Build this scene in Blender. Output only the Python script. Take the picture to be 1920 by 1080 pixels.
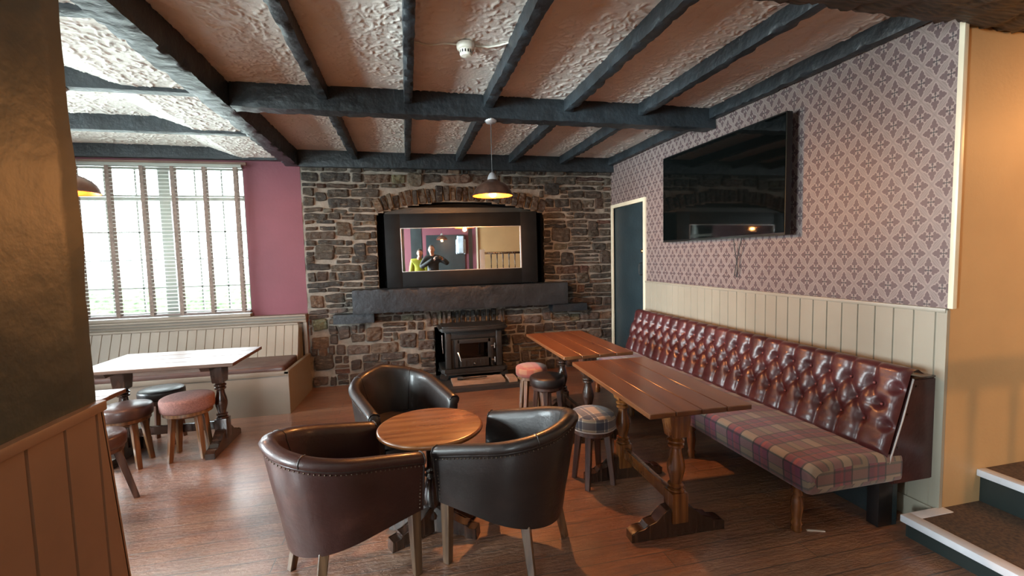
import bpy, bmesh, math, random
import numpy as np
from mathutils import Vector, Matrix, Euler, noise as mn

for o in list(bpy.data.objects): bpy.data.objects.remove(o)
SC = bpy.context.scene
COL = SC.collection
PI = math.pi
R = math.radians

# ------------------------------------------------------------------ camera
FPX = 848.8
cam_d = bpy.data.cameras.new('camera'); cam_d.sensor_width = 36; cam_d.lens = 36 * FPX / 1920
cam_d.clip_start = 0.02
cam = bpy.data.objects.new('camera', cam_d); COL.objects.link(cam)
_y, _p, _r = R(12.99), R(-4.04), R(-1.374)
_f = Vector((math.sin(_y)*math.cos(_p), math.cos(_y)*math.cos(_p), math.sin(_p)))
_rt = Vector((math.cos(_y), -math.sin(_y), 0)); _up = _rt.cross(_f)
_c, _s = math.cos(_r), math.sin(_r)
_R2, _U2 = _c*_rt + _s*_up, -_s*_rt + _c*_up
cam.matrix_world = Matrix(((_R2.x, _U2.x, -_f.x, 0), (_R2.y, _U2.y, -_f.y, 0), (_R2.z, _U2.z, -_f.z, 1.5), (0, 0, 0, 1)))
SC.camera = cam

# ------------------------------------------------------------------ world, light, exposure
SC.view_settings.view_transform = 'Standard'; SC.view_settings.look = 'None'
SC.view_settings.gamma = 1; SC.view_settings.use_curve_mapping = False
SC.view_settings.exposure = 0.6
SC.cycles.use_denoising = True
try: SC.cycles.denoiser = 'OPENIMAGEDENOISE'
except Exception: pass
SC.cycles.max_bounces = 7; SC.cycles.diffuse_bounces = 4; SC.cycles.glossy_bounces = 4
SC.cycles.transparent_max_bounces = 12; SC.cycles.transmission_bounces = 4
SC.cycles.sample_clamp_indirect = 6; SC.cycles.caustics_reflective = False; SC.cycles.caustics_refractive = False
W = bpy.data.worlds.new('overcast_sky'); SC.world = W; W.use_nodes = True
_bg = W.node_tree.nodes['Background']; _bg.inputs[0].default_value = (0.86, 0.95, 1.0, 1); _bg.inputs[1].default_value = 9.0

def area(name, loc, rot, sx, sy, power, col):
    d = bpy.data.lights.new(name, 'AREA'); d.shape = 'RECTANGLE'; d.size = sx; d.size_y = sy; d.energy = power; d.color = col
    o = bpy.data.objects.new(name, d); COL.objects.link(o); o.location = loc; o.rotation_euler = rot
    return o
DAY = (0.80, 0.95, 0.99)
# daylight through the windows, plus added fill from behind (each lamp stands outside its glass)
area('daylight_window_front', (-2.87, 6.35, 1.7), (R(-90), 0, 0), 2.4, 1.9, 150, DAY)
area('daylight_window_side', (-5.1, 3.2, 1.65), (0, R(-92), 0), 1.7, 2.9, 430, DAY)
area('daylight_window_rear', (-5.1, -1.0, 1.65), (0, R(-92), 0), 1.5, 1.9, 1500, DAY)
area('added_fill_behind', (-2.6, -3.55, 1.65), (R(92), 0, 0), 2.2, 1.5, 170, DAY)  # added fill lamp behind the camera, brightens the room from the rear

def bulb_light(name, loc, power, rad=0.03, col=(1.0, 0.40, 0.12)):
    d = bpy.data.lights.new(name, 'POINT'); d.energy = power; d.color = col; d.shadow_soft_size = rad
    o = bpy.data.objects.new(name, d); COL.objects.link(o); o.location = loc
    return o
bulb_light('pendant_bulb_light', (0.693, 3.60, 1.99), 100)
bulb_light('pendant_bulb_light_left', (-2.09, 3.50, 1.98), 26)
bulb_light('pendant_bulb_light_rear', (-0.02, -2.0, 2.02), 5)
_sd = bpy.data.lights.new('stair_spot_light', 'SPOT'); _sd.energy = 125; _sd.color = (1.0, 0.52, 0.20); _sd.spot_size = R(62); _sd.spot_blend = 0.8; _sd.shadow_soft_size = 0.03
_so = bpy.data.objects.new('stair_spot_light', _sd); COL.objects.link(_so); _so.location = (3.30, -1.95, 2.32); _so.rotation_euler = (Vector((3.9, 1.74, 0.9))-Vector((3.30, -1.95, 2.32))).to_track_quat('-Z', 'Y').to_euler()
bulb_light('landing_lamp_light', (4.05, 1.10, 2.25), 22, 0.05, (1.0, 0.42, 0.12))

# ------------------------------------------------------------------ node helpers
class NT:
    def __init__(s, name):
        s.m = bpy.data.materials.new(name); s.m.use_nodes = True; s.t = s.m.node_tree
        s.b = s.t.nodes['Principled BSDF']; s.out = s.t.nodes['Material Output']
    def n(s, typ, **kw):
        nd = s.t.nodes.new(typ)
        for k, v in kw.items(): setattr(nd, k, v)
        return nd
    def set(s, inp, v):
        if hasattr(v, 'is_linked') or isinstance(v, bpy.types.NodeSocket): s.t.links.new(v, inp)
        elif isinstance(v, (tuple, list)) and len(v) == 3 and inp.type == 'RGBA': inp.default_value = (*v, 1)
        else: inp.default_value = v
    def math(s, op, a, b=0.0, c=None):
        nd = s.n('ShaderNodeMath', operation=op)
        s.set(nd.inputs[0], a); s.set(nd.inputs[1], b)
        if c is not None: s.set(nd.inputs[2], c)
        return nd.outputs[0]
    def coord(s, kind='Object', scale=(1, 1, 1)):
        c = s.n('ShaderNodeTexCoord').outputs[kind]
        if scale == (1, 1, 1): return c
        m = s.n('ShaderNodeMapping'); s.set(m.inputs['Vector'], c); m.inputs['Scale'].default_value = scale
        return m.outputs[0]
    def noise(s, vec, scale=5, detail=4, rough=0.5, dist=0.0):
        nd = s.n('ShaderNodeTexNoise'); s.set(nd.inputs['Vector'], vec); nd.inputs['Scale'].default_value = scale
        nd.inputs['Detail'].default_value = detail; nd.inputs['Roughness'].default_value = rough; nd.inputs['Distortion'].default_value = dist
        return nd.outputs[0]
    def ramp(s, fac, stops, interp='LINEAR'):
        nd = s.n('ShaderNodeValToRGB'); cr = nd.color_ramp; cr.interpolation = interp
        while len(cr.elements) < len(stops): cr.elements.new(0.5)
        for e, (p, c) in zip(cr.elements, stops):
            e.position = p; e.color = (*c, 1) if isinstance(c, (tuple, list)) else (c, c, c, 1)
        s.set(nd.inputs[0], fac); return nd.outputs[0]
    def mix(s, fac, a, b, blend='MIX'):
        nd = s.n('ShaderNodeMix', data_type='RGBA', blend_type=blend)
        s.set(nd.inputs['Factor'], fac); s.set(nd.inputs[6], a); s.set(nd.inputs[7], b); return nd.outputs[2]
    def sep(s, vec):
        nd = s.n('ShaderNodeSeparateXYZ'); s.set(nd.inputs[0], vec); return nd.outputs
    def comb(s, x, y, z):
        nd = s.n('ShaderNodeCombineXYZ'); s.set(nd.inputs[0], x); s.set(nd.inputs[1], y); s.set(nd.inputs[2], z); return nd.outputs[0]
    def bump(s, h, dist=0.005, strength=1.0, normal=None):
        nd = s.n('ShaderNodeBump'); s.set(nd.inputs['Height'], h); nd.inputs['Distance'].default_value = dist; nd.inputs['Strength'].default_value = strength
        if normal is not None: s.set(nd.inputs['Normal'], normal)
        s.t.links.new(nd.outputs[0], s.b.inputs['Normal']); return nd.outputs[0]
    def col(s, c): s.set(s.b.inputs['Base Color'], c)
    def rough(s, v): s.set(s.b.inputs['Roughness'], v)

def mat_plain(name, col, rough=0.5, metal=0.0, var=0.12, scale=6, bump=0.0, bscale=60, coat=0.0):
    N = NT(name); c = N.coord()
    n = N.noise(c, scale, 4)
    dark = tuple(v*(1-var*1.6) for v in col); lite = tuple(min(1, v*(1+var)) for v in col)
    N.col(N.ramp(n, [(0.3, dark), (0.7, lite)])); N.rough(rough); N.b.inputs['Metallic'].default_value = metal
    if bump: N.bump(N.noise(c, bscale, 4), bump)
    if coat: N.b.inputs['Coat Weight'].default_value = coat; N.b.inputs['Coat Roughness'].default_value = 0.15
    return N.m

def mat_wood(name, dark, mid, lite, rough=0.35, axis=0, gs=1.0, coat=0.2, bump=0.0006):
    """grain runs along the given local axis"""
    N = NT(name); sc = [14*gs, 14*gs, 14*gs]; sc[axis] = 1.1*gs
    c = N.coord('Object', tuple(sc))
    n1 = N.noise(c, 1.6, 6, 0.62, 0.8)
    w = N.n('ShaderNodeTexWave', wave_type='BANDS', bands_direction='XYZ'[(axis+1) % 3]); N.set(w.inputs['Vector'], c)
    w.inputs['Scale'].default_value = 0.5; w.inputs['Distortion'].default_value = 6; w.inputs['Detail'].default_value = 3
    f = N.math('ADD', N.math('MULTIPLY', n1, 0.75), N.math('MULTIPLY', w.outputs['Fac'], 0.25))
    colr = N.ramp(f, [(0.28, dark), (0.5, mid), (0.72, lite)])
    big = N.noise(N.coord(), 2.2, 2)
    N.col(N.mix(N.math('MULTIPLY', big, 0.35), colr, dark))
    N.rough(N.math('ADD', N.math('MULTIPLY', n1, 0.15), rough-0.07))
    N.b.inputs['Coat Weight'].default_value = coat; N.b.inputs['Coat Roughness'].default_value = 0.2
    N.bump(f, bump)
    return N.m

def mat_leather(name, col, worn, rough=0.44, coat=0.28):
    N = NT(name); c = N.coord()
    v = N.n('ShaderNodeTexVoronoi', feature='DISTANCE_TO_EDGE'); N.set(v.inputs['Vector'], c); v.inputs['Scale'].default_value = 260
    big = N.noise(c, 5, 5, 0.6)
    N.col(N.ramp(big, [(0.32, tuple(x*0.7 for x in col)), (0.55, col), (0.78, worn)]))
    N.rough(N.math('ADD', N.math('MULTIPLY', N.noise(c, 14, 4), 0.2), rough-0.1))
    N.b.inputs['Coat Weight'].default_value = coat; N.b.inputs['Coat Roughness'].default_value = 0.2
    N.b.inputs['Specular IOR Level'].default_value = 0.35
    h = N.math('ADD', N.math('MULTIPLY', v.outputs['Distance'], 0.25), N.math('MULTIPLY', N.noise(c, 30, 5, 0.6), 1.0))
    N.bump(h, 0.0022)
    return N.m

def stripes(N, x, defs, default):
    """colour along fract(x); defs = [(a, b, colour)]"""
    f = N.math('FRACT', x)
    stops = []; last = 0.0
    for a, b, c in defs:
        if a > last + 1e-4: stops.append((last, default))
        stops.append((a, c)); last = b
    if last < 0.999: stops.append((last, default))
    return N.ramp(f, stops, 'CONSTANT')

def mat_plaid(name, U, V, base, p=0.2, mixf=0.5):
    N = NT(name); uv = N.n('ShaderNodeUVMap').outputs[0]; s_ = N.sep(uv)
    a = stripes(N, N.math('DIVIDE', s_[0], p), U, base); b = stripes(N, N.math('DIVIDE', s_[1], p), V, base)
    tw = N.math('FRACT', N.math('MULTIPLY', N.math('ADD', s_[0], s_[1]), 260.0))
    m = N.mix(N.math('ADD', N.math('MULTIPLY', N.math('GREATER_THAN', tw, 0.5), 0.2), mixf-0.1), a, b)
    m = N.mix(0.55, m, N.mix(1.0, a, b, 'DARKEN'))
    g = N.noise(N.coord(), 8, 3)
    N.col(N.mix(N.math('MULTIPLY', g, 0.25), m, (0.05, 0.04, 0.035)))
    N.rough(0.92); N.b.inputs['Sheen Weight'].default_value = 0.25
    N.bump(N.noise(N.coord(), 420, 3), 0.0012)
    return N.m

# ------------------------------------------------------------------ materials
M = {}
M['teal'] = mat_plain('dark_teal_paint', (0.016, 0.028, 0.034), 0.36, bump=0.002, bscale=40)
M['beam'] = mat_plain('blue_black_beam_paint', (0.019, 0.025, 0.030), 0.45, var=0.3, bump=0.009, bscale=17)
M['oldbeam'] = mat_wood('rough_dark_timber', (0.012, 0.008, 0.005), (0.035, 0.022, 0.013), (0.085, 0.05, 0.028), 0.6, 0, 2.0, 0.0, 0.008)
M['mantel'] = mat_plain('mantel_paint', (0.018, 0.023, 0.029), 0.42, var=0.2, bump=0.006, bscale=26)
M['maroon'] = mat_plain('maroon_wall_paint', (0.150, 0.040, 0.058), 0.62, var=0.07, scale=2.5, bump=0.001, bscale=30)
M['green'] = mat_plain('dark_green_plaster', (0.018, 0.030, 0.025), 0.5, var=0.2, scale=3, bump=0.004, bscale=13)
M['cream'] = mat_plain('cream_panel_paint', (0.27, 0.243, 0.19), 0.42, var=0.05, scale=3)
M['cream_grey'] = mat_plain('grey_cream_paint', (0.22, 0.190, 0.152), 0.42, var=0.06, scale=3)
M['cream_trim'] = mat_plain('cream_trim_paint', (0.60, 0.55, 0.42), 0.35, var=0.05)
M['ochre'] = mat_plain('warm_cream_plaster', (0.44, 0.275, 0.13), 0.55, var=0.06, scale=2, bump=0.001)
M['white'] = mat_plain('white_paint', (0.70, 0.70, 0.68), 0.35, var=0.04)
M['black'] = mat_plain('black_interior_paint', (0.008, 0.009, 0.010), 0.6, var=0.3, bump=0.003, bscale=20)
M['frame_black'] = mat_plain('black_frame_board', (0.006, 0.007, 0.008), 0.5, var=0.25, bump=0.0006, bscale=18)
M['iron'] = mat_plain('cast_iron', (0.028, 0.027, 0.026), 0.42, metal=0.3, var=0.25, bump=0.0015, bscale=90)
M['steel'] = mat_plain('bright_steel', (0.62, 0.62, 0.60), 0.25, metal=1.0, var=0.05)
M['brass'] = mat_plain('brass', (0.75, 0.52, 0.22), 0.25, metal=1.0, var=0.05)
M['stud'] = mat_plain('antique_nail', (0.12, 0.09, 0.065), 0.3, metal=1.0, var=0.2)
M['copper_out'] = mat_plain('aged_copper', (0.16, 0.085, 0.06), 0.38, metal=0.75, var=0.35, scale=9)
M['copper_in'] = mat_plain('bright_copper_lining', (0.42, 0.10, 0.025), 0.4, metal=0.8, var=0.05)
M['chrome'] = mat_plain('pale_lampholder', (0.55, 0.56, 0.58), 0.3, metal=0.7, var=0.05)
M['plastic_w'] = mat_plain('white_plastic', (0.72, 0.69, 0.60), 0.4, var=0.03)
M['plastic_b'] = mat_plain('black_plastic', (0.008, 0.008, 0.009), 0.3, var=0.1)
M['cable'] = mat_plain('dark_flex', (0.03, 0.028, 0.026), 0.5)
M['lea_red'] = mat_leather('reddish_brown_leather', (0.028, 0.008, 0.006), (0.058, 0.020, 0.014))
M['lea_dark'] = mat_leather('dark_brown_leather', (0.014, 0.009, 0.008), (0.030, 0.018, 0.015))
M['lea_ox'] = mat_leather('oxblood_leather', (0.055, 0.013, 0.014), (0.10, 0.027, 0.027), 0.36, 0.3)
M['lea_end'] = mat_leather('dark_oxblood_leather', (0.035, 0.009, 0.008), (0.06, 0.018, 0.015), 0.4)
M['lea_cush'] = mat_leather('cushion_leather', (0.070, 0.030, 0.022), (0.11, 0.050, 0.037))
M['piping'] = mat_plain('pale_piping', (0.45, 0.40, 0.38), 0.4)
M['wood_top'] = mat_wood('table_top_wood', (0.080, 0.027, 0.010), (0.118, 0.042, 0.015), (0.150, 0.058, 0.021), 0.30, 1, 0.8)
M['wood_topx'] = mat_wood('dark_table_top_wood', (0.060, 0.028, 0.016), (0.12, 0.062, 0.038), (0.17, 0.092, 0.06), 0.42, 0, 0.8, 0.0)
M['wood_round'] = mat_wood('round_top_wood', (0.14, 0.046, 0.014), (0.215, 0.078, 0.022), (0.28, 0.11, 0.034), 0.28, 0, 0.6)
M['wood_leg'] = mat_wood('honey_turned_wood', (0.075, 0.024, 0.006), (0.17, 0.060, 0.014), (0.26, 0.10, 0.026), 0.25, 2, 1.2, 0.5)
M['wood_dark'] = mat_wood('dark_turned_wood', (0.015, 0.007, 0.004), (0.035, 0.016, 0.010), (0.06, 0.028, 0.017), 0.22, 2, 1.2, 0.5)
M['wood_stool'] = mat_wood('stool_leg_wood', (0.09, 0.036, 0.014), (0.17, 0.075, 0.030), (0.25, 0.12, 0.052), 0.35, 2, 1.5)
M['wood_chair'] = mat_wood('chair_leg_wood', (0.055, 0.028, 0.014), (0.10, 0.055, 0.028), (0.16, 0.092, 0.048), 0.38, 2, 1.5)
M['wood_sdark'] = mat_wood('dark_stool_leg_wood', (0.035, 0.014, 0.009), (0.075, 0.032, 0.020), (0.11, 0.05, 0.032), 0.35, 2, 1.5)
M['log'] = mat_plain('pale_hearth_tile', (0.36, 0.24, 0.17), 0.7, var=0.2, bump=0.003)
M['slate'] = mat_plain('slate_slab', (0.028, 0.030, 0.033), 0.45, var=0.3, bump=0.003, bscale=18)
M['carpet'] = mat_plain('brown_coir_carpet', (0.075, 0.040, 0.020), 0.95, var=0.35, scale=60, bump=0.006, bscale=160)
M['pink_fab'] = mat_plain('pink_red_fabric', (0.23, 0.105, 0.088), 0.9, var=0.2, scale=110, bump=0.0015, bscale=260)
M['red_fab'] = mat_plaid('red_tan_stool_fabric', [(0.0, 0.4, (0.30, 0.07, 0.05)), (0.5, 0.62, (0.40, 0.28, 0.12))], [(0.2, 0.5, (0.28, 0.06, 0.05))], (0.33, 0.16, 0.10), 0.16)
M['tartan'] = mat_plaid('cream_navy_tartan',
    [(0.0, 0.30, (0.36, 0.26, 0.17)), (0.30, 0.34, (0.50, 0.44, 0.34)), (0.34, 0.64, (0.035, 0.04, 0.065)), (0.64, 0.68, (0.60, 0.55, 0.45)), (0.68, 0.80, (0.05, 0.055, 0.085)), (0.80, 0.84, (0.6, 0.55, 0.45))],
    [(0.0, 0.30, (0.33, 0.22, 0.14)), (0.30, 0.34, (0.50, 0.44, 0.34)), (0.34, 0.62, (0.045, 0.04, 0.06)), (0.62, 0.66, (0.60, 0.55, 0.45))], (0.32, 0.23, 0.15), 0.17, 0.5)
M['bench_plaid'] = mat_plaid('bench_plaid_wool',
    [(0.0, 0.44, (0.25, 0.22, 0.17)), (0.44, 0.49, (0.03, 0.022, 0.035)), (0.49, 0.64, (0.15, 0.020, 0.055)), (0.64, 0.72, (0.28, 0.030, 0.045)), (0.72, 0.78, (0.055, 0.03, 0.07)), (0.78, 0.95, (0.15, 0.022, 0.055))],
    [(0.0, 0.22, (0.13, 0.035, 0.055)), (0.22, 0.27, (0.015, 0.02, 0.02)), (0.27, 0.50, (0.24, 0.18, 0.13)), (0.50, 0.54, (0.015, 0.018, 0.02)), (0.54, 0.76, (0.11, 0.025, 0.03)), (0.76, 0.82, (0.015, 0.018, 0.02)), (0.82, 0.97, (0.15, 0.10, 0.06))], (0.02, 0.018, 0.022), 0.215, 0.42)
M['skin'] = mat_plain('skin', (0.50, 0.26, 0.18), 0.5, var=0.06)
M['hair'] = mat_plain('dark_hair', (0.03, 0.018, 0.012), 0.6, bump=0.003, bscale=200)
M['hair2'] = mat_plain('short_grey_brown_hair', (0.10, 0.06, 0.045), 0.6, bump=0.003, bscale=200)
M['jacket'] = mat_plain('black_jacket_cloth', (0.012, 0.013, 0.014), 0.7, bump=0.002)
M['hivis'] = mat_plain('yellow_shirt_cloth', (0.38, 0.40, 0.03), 0.7, bump=0.002)
M['jeans'] = mat_plain('dark_trouser_cloth', (0.02, 0.025, 0.04), 0.8)
M['paleblue'] = mat_plain('pale_blue_cloth', (0.45, 0.55, 0.66), 0.8, var=0.15)
M['grass'] = mat_plain('grass', (0.24, 0.33, 0.17), 0.9, var=0.4, scale=3)
M['leafhedge'] = mat_plain('hedge_leaves', (0.12, 0.19, 0.09), 0.9, var=0.5, scale=8)
M['slat'] = mat_plain('white_blind_slat', (0.74, 0.75, 0.72), 0.4, var=0.03)
M['tape'] = mat_plain('taupe_ladder_tape', (0.20, 0.15, 0.125), 0.8, var=0.2, scale=40)
M['rail'] = mat_plain('taupe_blind_rail', (0.16, 0.125, 0.115), 0.5)
M['winframe'] = mat_plain('window_frame_paint', (0.30, 0.32, 0.29), 0.4, var=0.05)

def _glass(name, tint=(1, 1, 1), ior=1.5):
    N = NT(name); t = N.t; t.nodes.remove(N.b)
    tr = N.n('ShaderNodeBsdfTransparent'); tr.inputs[0].default_value = (*tint, 1)
    gl = N.n('ShaderNodeBsdfGlossy'); gl.inputs['Roughness'].default_value = 0.02
    fr = N.n('ShaderNodeFresnel'); fr.inputs[0].default_value = ior
    mx = N.n('ShaderNodeMixShader'); t.links.new(fr.outputs[0], mx.inputs[0]); t.links.new(tr.outputs[0], mx.inputs[1]); t.links.new(gl.outputs[0], mx.inputs[2])
    t.links.new(mx.outputs[0], N.out.inputs[0]); return N.m
M['glass'] = _glass('clear_glass')
M['smoked'] = _glass('smoked_glass', (0.35, 0.33, 0.3))
N = NT('mirror_glass'); N.col((0.86, 0.87, 0.86)); N.b.inputs['Metallic'].default_value = 1; N.rough(0.01); M['mirror'] = N.m
M['frame_black'].node_tree.nodes['Principled BSDF'].inputs['Specular IOR Level'].default_value = 0.15; M['black'].node_tree.nodes['Principled BSDF'].inputs['Specular IOR Level'].default_value = 0.1; M['mantel'].node_tree.nodes['Principled BSDF'].inputs['Specular IOR Level'].default_value = 0.35
N = NT('tv_screen'); N.col((0.002, 0.003, 0.003)); N.rough(0.04); N.b.inputs['IOR'].default_value = 1.6; M['screen'] = N.m
N = NT('glowing_filament_bulb'); N.col((1, 0.6, 0.3)); N.b.inputs['Emission Color'].default_value = (1.0, 0.46, 0.12, 1); N.b.inputs['Emission Strength'].default_value = 9; M['bulb'] = N.m

# ceiling plaster
N = NT('textured_ceiling_plaster'); c = N.coord()
N.col(N.ramp(N.noise(c, 2.5, 4), [(0.3, (0.73, 0.69, 0.635)), (0.7, (0.83, 0.79, 0.735))])); N.rough(0.5)
N.bump(N.noise(c, 45, 5), 0.003); M['ceiling'] = N.m

# floor boards, run along X
N = NT('worn_floor_boards'); c = N.coord(); s_ = N.sep(c)
br = N.n('ShaderNodeTexBrick'); N.set(br.inputs['Vector'], c); br.offset = 0.37; br.offset_frequency = 2
br.inputs['Color1'].default_value = (0, 0, 0, 1); br.inputs['Color2'].default_value = (1, 1, 1, 1); br.inputs['Mortar'].default_value = (0.5, 0.5, 0.5, 1)
br.inputs['Scale'].default_value = 1; br.inputs['Brick Width'].default_value = 1.9; br.inputs['Row Height'].default_value = 0.115; br.inputs['Mortar Size'].default_value = 0.0024; br.inputs['Bias'].default_value = 0.0
off = N.n('ShaderNodeVectorMath', operation='MULTIPLY_ADD'); N.set(off.inputs[0], br.outputs['Color']); off.inputs[1].default_value = (3.1, 7.7, 0); N.set(off.inputs[2], c)
mp = N.n('ShaderNodeMapping'); N.set(mp.inputs['Vector'], off.outputs[0]); mp.inputs['Scale'].default_value = (1.3, 15, 1)
g1 = N.noise(mp.outputs[0], 1.7, 8, 0.68, 1.2)
mp2 = N.n('ShaderNodeMapping'); N.set(mp2.inputs['Vector'], off.outputs[0]); mp2.inputs['Scale'].default_value = (4, 60, 1)
g2 = N.noise(mp2.outputs[0], 2.0, 4, 0.6, 0.4)
wood = N.ramp(g1, [(0.25, (0.080, 0.022, 0.007)), (0.45, (0.22, 0.066, 0.019)), (0.6, (0.33, 0.115, 0.035)), (0.8, (0.42, 0.185, 0.072))])
wood = N.mix(N.math('MULTIPLY', N.sep(br.outputs['Color'])[0], 0.38), wood, (0.11, 0.038, 0.014))
wear = N.noise(c, 1.6, 6, 0.65, 0.6)
wood = N.mix(N.ramp(wear, [(0.50, 0.0), (0.72, 0.55)]), wood, (0.075, 0.030, 0.014))
wood = N.mix(N.math('MULTIPLY', g2, 0.28), wood, (0.05, 0.02, 0.01))
blot = N.noise(N.coord('Object', (1, 2.5, 1)), 7, 6, 0.7, 1.0)
wood = N.mix(N.ramp(blot, [(0.55, 0.0), (0.68, 0.6)]), wood, (0.050, 0.022, 0.012))
wood = N.mix(N.ramp(blot, [(0.28, 0.45), (0.42, 0.0)]), wood, (0.40, 0.24, 0.13))
worn = N.noise(N.coord('Object', (0.6, 1.0, 1)), 1.3, 5, 0.6, 0.3)
wood = N.mix(N.ramp(worn, [(0.46, 0.0), (0.62, 0.40)]), wood, (0.36, 0.215, 0.125))
wood = N.mix(br.outputs['Fac'], wood, (0.015, 0.007, 0.004))
N.col(wood); N.rough(N.ramp(g1, [(0.3, 0.50), (0.7, 0.33)])); N.b.inputs['Specular IOR Level'].default_value = 0.9
N.b.inputs['Coat Weight'].default_value = 1.0; N.b.inputs['Coat Roughness'].default_value = 0.30; N.b.inputs['Coat IOR'].default_value = 1.7
h = N.math('SUBTRACT', N.math('ADD', N.math('MULTIPLY', g1, 1.0), N.math('MULTIPLY', g2, 0.35)), N.math('MULTIPLY', br.outputs['Fac'], 0.5))
N.bump(N.math('ADD', h, N.math('MULTIPLY', N.noise(N.coord('Object', (1, 2.2, 1)), 26, 5, 0.65, 0.5), 1.2)), 0.013); M['floor'] = N.m

# wallpaper: staggered lattice of flowered crosses
N = NT('patterned_wallpaper'); s_ = N.sep(N.coord())
p = N.math('DIVIDE', N.math('SUBTRACT', s_[1], 1.914), 0.136); q = N.math('DIVIDE', N.math('SUBTRACT', s_[2], 1.28), 0.18)
fa = N.math('SUBTRACT', N.math('FRACT', N.math('ADD', N.math('ADD', p, q), 100.5)), 0.5)
fb = N.math('SUBTRACT', N.math('FRACT', N.math('ADD', N.math('SUBTRACT', p, q), 100.5)), 0.5)
nu = N.math('ABSOLUTE', N.math('MULTIPLY', N.math('ADD', fa, fb), 0.5)); nv = N.math('ABSOLUTE', N.math('MULTIPLY', N.math('SUBTRACT', fa, fb), 0.5))
mx_ = N.math('MAXIMUM', nu, nv); mi_ = N.math('MINIMUM', nu, nv)
def circ(cm, ck, r):
    a = N.math('SUBTRACT', mx_, cm); b = N.math('SUBTRACT', mi_, ck)
    return N.math('SUBTRACT', N.math('SQRT', N.math('ADD', N.math('MULTIPLY', a, a), N.math('MULTIPLY', b, b))), r)
d = N.math('MINIMUM', circ(0.262, 0.0, 0.080), circ(0.175, 0.080, 0.052))
d = N.math('MINIMUM', d, circ(0.345, 0.0, 0.034))
stem = N.math('MAXIMUM', N.math('SUBTRACT', mi_, 0.036), N.math('SUBTRACT', mx_, 0.26)); stem = N.math('MAXIMUM', stem, N.math('SUBTRACT', 0.06, mx_)); d = N.math('MINIMUM', d, stem)
dark = N.ramp(d, [(0.0, 1.0), (0.006, 0.0)])
halo = N.ramp(d, [(0.006, 1.0), (0.034, 0.9), (0.046, 0.0)])
latt = N.ramp(N.math('ADD', nu, nv), [(0.432, 0.0), (0.446, 1.0), (0.470, 1.0), (0.480, 0.25)])
cen = N.math('MULTIPLY', N.ramp(mi_, [(0.010, 1.0), (0.016, 0.0)]), N.ramp(mx_, [(0.115, 1.0), (0.125, 0.0)]))
cl = N.mix(N.math('MULTIPLY', latt, 0.55), (0.150, 0.115, 0.108), (0.225, 0.182, 0.168))
cl = N.mix(N.math('MULTIPLY', halo, 0.75), cl, (0.25, 0.202, 0.182))
cl = N.mix(dark, cl, (0.078, 0.050, 0.052))
cl = N.mix(cen, cl, (0.022, 0.020, 0.024))
N.col(cl); N.rough(0.5); M['wallpaper'] = N.m

# rubble stone, per-stone colour kept in a colour attribute
N = NT('rubble_stone'); c = N.coord(); at = N.n('ShaderNodeAttribute'); at.attribute_name = 'stone'
n1 = N.noise(c, 22, 6, 0.7, 0.5); n2 = N.noise(N.coord('Object', (1, 1, 3.2)), 11, 5, 0.65)
cc = N.mix(N.ramp(n1, [(0.35, 0.65), (0.62, 0.0)]), at.outputs['Color'], (0.045, 0.034, 0.026))
cc = N.mix(N.ramp(n2, [(0.54, 0.0), (0.75, 0.5)]), cc, (0.34, 0.27, 0.20))
N.col(cc); N.rough(0.78); n3 = N.noise(c, 75, 5, 0.7)
N.bump(N.math('ADD', N.math('ADD', n1, N.math('MULTIPLY', n2, 1.3)), N.math('MULTIPLY', n3, 0.5)), 0.026); M['stone'] = N.m
N = NT('lime_mortar'); c = N.coord()
N.col(N.ramp(N.noise(c, 9, 5, 0.6), [(0.3, (0.15, 0.135, 0.112)), (0.7, (0.27, 0.245, 0.21))])); N.rough(0.9); N.bump(N.noise(c, 60, 5, 0.7), 0.01); M['mortar'] = N.m

# ------------------------------------------------------------------ mesh helpers
def newbm(): return bmesh.new()
def uvl(bm): return bm.loops.layers.uv.verify()
def box(bm, x0, x1, y0, y1, z0, z1, bev=0.0, seg=2):
    vs = [bm.verts.new(p) for p in ((x0, y0, z0), (x1, y0, z0), (x1, y1, z0), (x0, y1, z0), (x0, y0, z1), (x1, y0, z1), (x1, y1, z1), (x0, y1, z1))]
    fs = [bm.faces.new([vs[i] for i in f]) for f in ((3, 2, 1, 0), (4, 5, 6, 7), (0, 1, 5, 4), (1, 2, 6, 5), (2, 3, 7, 6), (3, 0, 4, 7))]
    if bev > 0:
        es = list({e for f in fs for e in f.edges})
        bmesh.ops.bevel(bm, geom=es, offset=bev, segments=seg, affect='EDGES', profile=0.6)
    return vs
def prism(bm, pts, axis, a, b, bev=0.0):
    """polygon pts (2-D) extruded along axis from a to b. axis 0: pts=(y,z); 1: (x,z); 2: (x,y)"""
    def mk(p, t):
        return (t, p[0], p[1]) if axis == 0 else ((p[0], t, p[1]) if axis == 1 else (p[0], p[1], t))
    A = [bm.verts.new(mk(p, a)) for p in pts]; B = [bm.verts.new(mk(p, b)) for p in pts]; n = len(pts)
    fs = [bm.faces.new(A), bm.faces.new(B[::-1])]
    for i in range(n): fs.append(bm.faces.new((A[i], B[i], B[(i+1) % n], A[(i+1) % n])))
    if bev > 0:
        es = list({e for f in fs[:2] for e in f.edges})
        bmesh.ops.bevel(bm, geom=es, offset=bev, segments=2, affect='EDGES')
    bmesh.ops.recalc_face_normals(bm, faces=bm.faces[:])
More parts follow.
